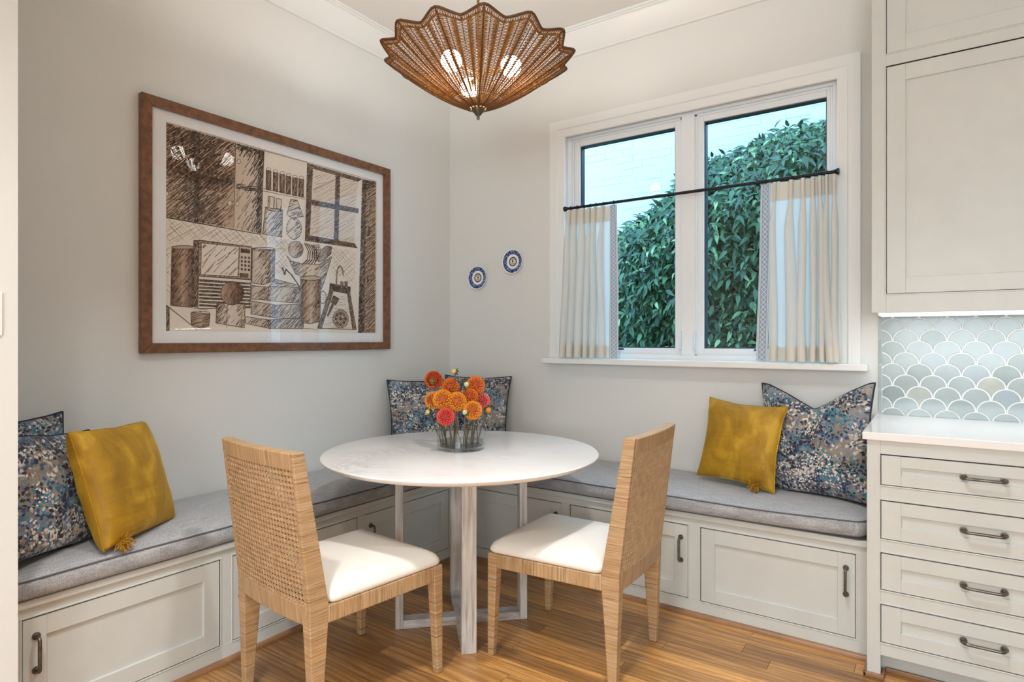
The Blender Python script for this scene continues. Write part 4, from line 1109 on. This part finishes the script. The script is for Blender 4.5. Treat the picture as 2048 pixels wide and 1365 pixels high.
# ------------------------------------------------------------------ framed charcoal drawing
pf = thing('framed_drawing', (.0, -1.327, 1.757), 'brown sepia drawing of a kitchen in burl wood frame', 'picture')
Y0, Y1, Z0, Z1 = -2.051, -.604, 1.199, 2.314; FWD = .044
for nm, poly in (('frame_rail', [(Y0, Z0), (Y1, Z0), (Y1 - FWD, Z0 + FWD), (Y0 + FWD, Z0 + FWD)]), ('frame_rail', [(Y1, Z0), (Y1, Z1), (Y1 - FWD, Z1 - FWD), (Y1 - FWD, Z0 + FWD)]),
                 ('frame_rail', [(Y1, Z1), (Y0, Z1), (Y0 + FWD, Z1 - FWD), (Y1 - FWD, Z1 - FWD)]), ('frame_rail', [(Y0, Z1), (Y0, Z0), (Y0 + FWD, Z0 + FWD), (Y0 + FWD, Z1 - FWD)])):
    b = MB(); b.prism(poly, lambda a, c: (.001, a, c), lambda a, c: (.034, a, c)); b.build(nm, m_frame, pf, bevel=.003)
PY0, PY1, PZ0, PZ1 = -1.941, -.697, 1.297, 2.222
iy0, iy1, iz0, iz1 = Y0 + FWD, Y1 - FWD, Z0 + FWD, Z1 - FWD
b = MB(); b.box(.001, .012, iy0, PY0, iz0, iz1); b.box(.001, .012, PY1, iy1, iz0, iz1); b.box(.001, .012, PY0, PY1, iz0, PZ0); b.box(.001, .012, PY0, PY1, PZ1, iz1); b.build('mat_board', m_mat, pf)
b = MB(); b.box(.0205, .0215, iy0, iy1, iz0, iz1); b.build('glazing', m_picglass, pf)
t = NT('sepia_drawing'); at = t.n('ShaderNodeAttribute', attribute_name='tone'); f = t.noise(t.coord(O1), 60, 4)
c = t.ramp(at.outputs['Fac'], [(0, rgb(232, 222, 208)), (.25, rgb(184, 156, 130)), (.5, rgb(130, 91, 66)), (.75, rgb(80, 48, 31)), (1, rgb(42, 25, 18))])
t.set(Base_Color=t.mix(t.ramp(f, [(.4, (0,) * 3), (.7, (.22,) * 3)]), c, rgb(206, 192, 172)), Roughness=.9); m_draw = t.m
D = MB(); rg = random.Random(77); DX = [.0030]
def za(a, b_):        # photo crop coordinates -> (y, z) on the picture plane
    x = 250 + a / 2.3947; y = 160 + b_ / 2.3947
    r_ = FW + RT * ((x - 1024) / FPX) + Vector((0, 0, -(y - HORIZON) / FPX)); s = (.008 - CAM.x) / r_.x; p = CAM + r_ * s
    return (min(PY1 - .0005, max(PY0 + .0005, p.y)), min(PZ1 - .0005, max(PZ0 + .0005, p.z)))
def ZA_(pts): return [za(*p) for p in pts]
def dface(P, tone):
    DX[0] += 2.2e-7; n = len(D.v); D.v += [Vector((DX[0], y, z)) for y, z in P]; D.f.append(tuple(range(n, n + len(P)))); D.m.append(0); D.tone.append(tone)
def line(P, w_, tone, wob=.0006):
    for p, q in zip(P, P[1:]):
        dy, dz_ = q[0] - p[0], q[1] - p[1]; L = math.hypot(dy, dz_)
        if L < 1e-5: continue
        ny, nz = -dz_ / L * w_ / 2, dy / L * w_ / 2; j = lambda: rg.gauss(0, wob)
        p = (p[0] + j(), p[1] + j()); q = (q[0] + j(), q[1] + j())
        dface([(p[0] + ny, p[1] + nz), (p[0] - ny, p[1] - nz), (q[0] - ny * .7, q[1] - nz * .7), (q[0] + ny * .7, q[1] + nz * .7)], tone)
def inside(P, y, z):
    c = False; j = len(P) - 1
    for i in range(len(P)):
        if (P[i][1] > z) != (P[j][1] > z) and y < (P[j][0] - P[i][0]) * (z - P[i][1]) / (P[j][1] - P[i][1]) + P[i][0]: c = not c
        j = i
    return c
def hatch(P, ang, sp_, w_, tone, dens=None, seg=.04, curve=0):
    ca, sa = math.cos(R(ang)), math.sin(R(ang))
    us = [p[0] * ca + p[1] * sa for p in P]; vs_ = [-p[0] * sa + p[1] * ca for p in P]
    v = min(vs_)
    while v < max(vs_):
        u = min(us) - rg.random() * seg
        while u < max(us):
            L = seg * rg.uniform(.5, 1.5); u2 = min(u + L, max(us)); jv = rg.gauss(0, sp_ * .35); js = rg.gauss(0, sp_ * .5)
            # walk and keep the inside stretch
            s0 = None; N = 6; pts = []
            for k in range(N + 1):
                uu = u + (u2 - u) * k / N; vv = v + jv + js * k / N; p = (uu * ca - vv * sa, uu * sa + vv * ca)
                if inside(P, *p): pts.append(p)
                elif pts: break
            if len(pts) > 1:
                m_ = pts[len(pts) // 2]; d = dens(*m_) if dens else 1
                if rg.random() < d: line([pts[0], pts[-1]], w_ * (.5 + .7 * d) * rg.uniform(.7, 1.2), min(1, max(.1, tone * (.75 + .35 * d) + rg.gauss(0, .07))))
            u = u2 + seg * rg.uniform(.0, .12)
        v += sp_ * rg.uniform(.7, 1.3)
def circ(cx, cy, rx, ry=None, n=20): ry = ry or rx; return [(cx + rx * math.cos(2 * math.pi * k / n), cy + ry * math.sin(2 * math.pi * k / n)) for k in range(n)]
def outline(pts, w_=.004, tone=.85, close=True): P = ZA_(pts); line(P + [P[0]] if close else P, w_, tone)
def shade(pts, ang=35, sp_=.007, w_=.0032, tone=.8, grad=None, wash=None, out=.004, seg=.04):
    sp_ *= .78; w_ *= 1.1
    """wash + hatching; grad=(dark end, light end) as positions 0..1 across the shape left to right"""
    P = ZA_(pts)
    y0 = min(p[0] for p in P); y1 = max(p[0] for p in P)
    if wash is not None:
        dface(P, wash)
        if grad:
            for k in range(7):
                Q = clip(clip(P, 0, y0 + (y1 - y0) * k / 7, True), 0, y0 + (y1 - y0) * (k + 1) / 7, False); s = (k + .5) / 7
                g_ = grad[0] + (grad[1] - grad[0]) * s if len(grad) == 2 else (grad[0] + (grad[1] - grad[0]) * 2 * s if s < .5 else grad[1] + (grad[2] - grad[1]) * (2 * s - 1))
                if len(Q) > 2: dface(Q, wash * (.35 + 1.15 * g_))
    dn = None
    if grad: dn = lambda y, z: max(0, min(1, grad[0] + (grad[1] - grad[0]) * (y - y0) / (y1 - y0) if len(grad) == 2 else (grad[0] + (grad[1] - grad[0]) * 2 * (y - y0) / (y1 - y0) if (y - y0) / (y1 - y0) < .5 else grad[1] + (grad[2] - grad[1]) * (2 * (y - y0) / (y1 - y0) - 1))))
    hatch(P, ang, sp_, w_, tone, dn, seg)
    if out: line(P + [P[0]], out, .9)
dface([(PY0 - .001, PZ0 - .001), (PY1 + .001, PZ0 - .001), (PY1 + .001, PZ1 + .001), (PY0 - .001, PZ1 + .001)], 0.0)
DX[0] += 2e-5
# wall tile cross-hatching
for pg in ([(197, 660), (870, 770), (870, 800), (612, 800), (335, 765), (197, 800)], [(990, 800), (1112, 815), (1110, 990), (985, 930)], [(197, 800), (225, 800), (222, 1060), (197, 1050)], [(720, 760), (780, 775), (790, 930), (722, 950)]):
    P = ZA_(pg); hatch(P, 38, .013, .0016, .42, seg=.2); hatch(P, -42, .013, .0016, .42, seg=.2)
# upper cabinets, shaded hard around the centre stile
cabA = [(199, 204), (535, 300), (525, 712), (197, 657)]; P = ZA_(cabA); dface(P, .24)
yc = za(343, 500)[0]; yl, yr_ = za(199, 500)[0], za(530, 500)[0]; zm = za(343, 455)[1]
def dA(y, z):
    d = 1 - min(1, abs(y - yc) / (.19 if y < yc else .22)); d2 = max(0, 1 - abs(z - zm + (y - yc) * .02) / .05) * .6
    top = .34 if z > zm else .08
    return max(.12, min(1, d ** .9 * .9 + d2 + top))
hatch(P, 42, .0045, .0046, .88, dA, .06); hatch(P, 50, .0055, .0044, .8, dA, .05); hatch(P, 44, .014, .003, .22, lambda y, z: 1 - .75 * dA(y, z), .06)
band = ZA_([(330, 240), (362, 250), (362, 690), (328, 685)]); hatch(band, 70, .0045, .004, .97, seg=.04)
hatch(ZA_([(199, 412), (530, 492), (528, 512), (330, 470), (199, 430)]), 5, .004, .004, .95, lambda y, z: max(.1, 1 - abs(y - yc) / .25), .04)
outline([(343, 246), (340, 690)], .004, .95, False); outline([(532, 300), (525, 712)], .004, .9, False); outline([(199, 415), (530, 496)], .004, .9, False); outline([(197, 657), (655, 740)], .006, .95, False)
cabB = [(535, 300), (668, 338), (655, 740), (525, 712)]; P = ZA_(cabB); dface(P, .14)
yb0, yb1 = za(532, 500)[0], za(664, 520)[0]
def dB(y, z): return max(.1, min(1, max(0, (y - yb0) / (yb1 - yb0)) ** 1.3 * 1.1 + (.75 if z > za(600, 350)[1] else 0)))
hatch(P, 60, .0050, .0046, .9, dB, .05); hatch(ZA_([(640, 330), (668, 338), (655, 740), (630, 735)]), 60, .0045, .004, .97, seg=.04)
hatch(ZA_([(533, 492), (664, 515), (664, 540), (532, 520)]), 10, .004, .004, .97, seg=.03); hatch(ZA_([(537, 302), (667, 339), (667, 362), (537, 330)]), 30, .005, .004, .95, seg=.03)
outline([(668, 338), (655, 740)], .005, .95, False)
for cx, cy, r_ in ((515, 385, 13), (548, 390, 11), (505, 590, 13), (540, 593, 11), (203, 545, 11)):
    dface(ZA_(circ(cx, cy, r_ * .8, r_)), .08); outline(circ(cx, cy, r_ * .8, r_), .003, .85)
# spice shelf
outline([(668, 338), (873, 395)], .003, .5, False); outline([(665, 520), (867, 562)], .003, .8, False); outline([(663, 531), (866, 573)], .003, .7, False)
for x, y0, y1 in ((690, 422, 525), (724, 432, 531), (755, 440, 538), (785, 449, 545), (816, 457, 552), (846, 462, 558)):
    shade([(x - 12, y0 + 10), (x + 12, y0 + 14), (x + 11, y1 + 4), (x - 12, y1)], 70, .005, .004, .92, (1, .55, .95), wash=.35); outline(circ(x, y0 + 6, 11, 8), .003, .85)
# toaster tin
shade([(675, 610), (757, 622), (754, 752), (662, 738)], 48, .0065, .004, .85, (.25, .95), wash=.12)
shade([(688, 556), (718, 562), (716, 618), (688, 612)], 80, .006, .003, .7, (.9, .3, .7), wash=.1); shade([(727, 566), (752, 572), (750, 620), (727, 616)], 80, .006, .003, .6, (.5, .3, .8), wash=.08)
outline([(674, 608), (690, 622), (730, 630), (752, 622)], .005, .9, False)
# lamp
shade([(795, 572), (828, 576), (858, 655), (800, 662), (778, 645)], 25, .006, .004, .9, (.15, .95), wash=.1); shade(circ(812, 712, 36, 52), 40, .006, .004, .9, (.05, .5, 1), wash=.08); outline([(812, 660), (812, 672)], .01, .9, False)
# window
wo = [(875, 398), (1138, 474), (1116, 806), (865, 770)]; wi = [(902, 424), (1118, 486), (1100, 782), (888, 746)]
P = ZA_(wi); dface(P, .06); hatch(P, 33, .012, .002, .4, seg=.12)
def bar(pts): shade(pts, 48, .0052, .004, .88, wash=.42, out=.003)
bar([wo[0], wo[1], wi[1], wi[0]]); bar([wo[0], wi[0], wi[3], wo[3]]); bar([wi[3], wi[2], wo[2], wo[3]])
bar([(1012, 452), (1032, 458), (1024, 774), (1004, 770)]); bar([(884, 572), (1120, 616), (1120, 638), (884, 596)])
# refrigerator side
P = ZA_([(1138, 474), (1207, 487), (1202, 1213), (1118, 1213)]); dface(P, .28); hatch(P, 38, .0075, .0042, .8, seg=.06)
hatch(ZA_([(1138, 474), (1160, 480), (1150, 1213), (1118, 1213)]), 60, .0045, .0045, .97, seg=.05); hatch(ZA_([(1150, 480), (1207, 487), (1206, 510), (1145, 530)]), 20, .0045, .0045, .97, seg=.05)
line(ZA_([(1170, 700), (1172, 748)]), .012, 1, 0); line(ZA_([(1165, 936), (1166, 985)]), .012, 1, 0)
# tall canister
shade([(226, 800), (335, 804), (328, 1090), (222, 1082)], 55, .0055, .004, .88, (1.0, .25, 1.0), wash=.42); dface(ZA_(circ(281, 802, 54, 9)), .25); outline(circ(281, 802, 54, 9), .004, .95)
# oven
shade([(332, 768), (360, 770), (350, 1090), (325, 1085)], 70, .0055, .004, .8, wash=.3); P = ZA_([(356, 768), (609, 800), (605, 958), (352, 940)]); dface(P, .3); hatch(P, 40, .007, .0035, .75); line(P + [P[0]], .005, .92)
P = ZA_([(369, 782), (549, 799), (543, 943), (366, 932)]); dface(P, .02); hatch(P, 50, .017, .0028, .65, seg=.11); line(P + [P[0]], .003, .8)
P = ZA_([(553, 800), (606, 806), (602, 950), (548, 944)]); dface(P, .14)
dface(ZA_([(556, 806), (602, 811), (601, 832), (556, 828)]), .82); dface(ZA_([(552, 924), (594, 928), (593, 948), (551, 944)]), .78)
for r_ in range(4):
    for k in range(3): x = 562 + k * 17; y = 850 + r_ * 19 + k * 1.5; dface(ZA_([(x - 5, y - 6), (x + 5, y - 5), (x + 5, y + 6), (x - 5, y + 5)]), .95)
for r_ in range(8):
    y = 958 + r_ * 17; shade([(358, y - 2), (604, y + 14 - r_ * .8), (603, y + 22 - r_ * .8), (357, y + 7)], 8, .004, .0035, .88, wash=.4, out=.002)
outline([(350, 945), (352, 1095), (600, 1090), (606, 960)], .004, .85, False)
# round can, stacked boxes
shade([(612, 808), (721, 816), (718, 962), (664, 982), (610, 972)], 52, .006, .004, .86, (.05, 1.0), wash=.14); outline(circ(666, 810, 55, 8), .004, .9)
for pg, gr in (([(608, 985), (690, 992), (688, 1056), (606, 1050)], (.2, .9)), ([(690, 992), (838, 990), (836, 1070), (688, 1058)], (.5, .3, .9)), ([(608, 1060), (720, 1078), (720, 1140), (606, 1122)], (.2, .95)), ([(720, 1078), (845, 1076), (843, 1142), (720, 1142)], (.8, .4, .9)), ([(580, 1135), (690, 1150), (690, 1190), (580, 1166)], (.3, .95)), ([(690, 1150), (858, 1140), (856, 1192), (690, 1192)], (.9, .5, .95))):
    shade(pg, 45, .0065, .004, .84, gr, wash=.16)
shade([(690, 992), (720, 955), (838, 985), (838, 992)], 10, .008, .003, .6, wash=.1)
# globe on a cup
shade([(442, 1068), (578, 1076), (575, 1188), (438, 1165)], 50, .007, .004, .82, (.9, .1, .7), wash=.14); P = circ(516, 1022, 55, 56)
shade(P, 62, .0055, .004, .82, (.15, .6, 1.0), wash=.45); outline([(490, 1075), (488, 1190)], .003, .8, False)
shade([(318, 1114), (409, 1122), (404, 1178), (365, 1190), (320, 1172)], 12, .006, .004, .84, (.7, .4, 1), wash=.3); outline(circ(363, 1117, 45, 8), .003, .85); outline([(362, 1105), (362, 1118)], .004, .9, False)
outline([(195, 1075), (350, 1198)], .004, .85, False); shade([(195, 1080), (214, 1095), (214, 1205), (195, 1205)], 70, .0055, .004, .9, wash=.4); outline([(330, 1095), (400, 1100)], .003, .5, False)
# fruit bowl
shade([(776, 840), (800, 868), (850, 880), (930, 885), (992, 846), (960, 960), (935, 1020), (880, 960), (820, 930)], 42, .0065, .004, .84, (1, .25, .95), wash=.14)
for k in range(5): line(ZA_([(862 + k * 10, 780 + k * 3), (880 + k * 10, 820), (876 + k * 11, 862), (850 + k * 14, 885)]), .007, .88)
for r_ in range(6):
    for k in range(4): outline(circ(905 + k * 9 + r_, 795 + r_ * 13, 5, 6, 8), .003, .9)
shade([(922, 860), (940, 815), (968, 795), (992, 800), (990, 830), (960, 862), (930, 872)], 35, .006, .004, .8, (.5, .5, .95), wash=.35)
shade(circ(820, 812, 36, 40), 50, .006, .004, .82, (.15, .5, 1), wash=.22)
# mug, spoon
shade([(843, 948), (942, 950), (936, 1158), (890, 1168), (845, 1162)], 48, .0055, .004, .84, (.9, .2, 1.0), wash=.3); dface(ZA_(circ(892, 950, 49, 11)), .2); outline(circ(892, 950, 49, 11), .005, .95)
outline(circ(950, 1042, 16, 30), .006, .7); line(ZA_([(755, 898), (768, 935), (772, 905), (800, 935), (835, 985), (845, 1015)]), .009, .88); outline([(845, 1015), (838, 1070), (845, 1080)], .004, .7, False)
# sink stool, tap, spatula, strainer
shade([(984, 975), (1082, 992), (1080, 1026), (982, 1008)], 15, .005, .0045, .95, wash=.55)
for pg in ([(984, 1000), (1002, 1004), (944, 1192), (925, 1190)], [(1064, 1015), (1080, 1020), (1110, 1196), (1092, 1194)]): shade(pg, 65, .005, .0035, .8, wash=.35)
outline([(925, 1190), (1110, 1197)], .005, .85, False)
line(ZA_([(1014, 985), (1017, 925), (1022, 900), (1032, 890), (1042, 900), (1048, 940)]), .011, .9); line(ZA_([(1014, 985), (1017, 925), (1022, 900), (1032, 890), (1042, 900), (1048, 940)]), .004, .3)
for x in (1042, 1062): shade([(x - 8, 966), (x + 6, 968), (x + 4, 998), (x - 6, 996)], 70, .005, .003, .8, wash=.3)
shade([(1000, 1034), (1028, 1048), (1012, 1078), (988, 1066)], 60, .0045, .004, .9, wash=.55); line(ZA_([(999, 1074), (972, 1132)]), .018, .85)
P = circ(1035, 1145, 38, 44); shade(P, 40, .009, .003, .6, wash=.2)
for k in range(8): dface(ZA_(circ(1035 + 23 * math.cos(k * .785), 1145 + 27 * math.sin(k * .785), 6, 8, 10)), .88)
dface(ZA_(circ(1035, 1145, 7, 9, 10)), .88)
outline([(197, 657), (197, 1205)], .002, .3, False); outline([(860, 1190), (925, 1196)], .003, .5, False); hatch(ZA_([(945, 1020), (1060, 1030), (1090, 1190), (950, 1190)]), 2, .011, .0018, .4, seg=.1)
dr = D.build('drawing', m_draw, pf, fixn=False)
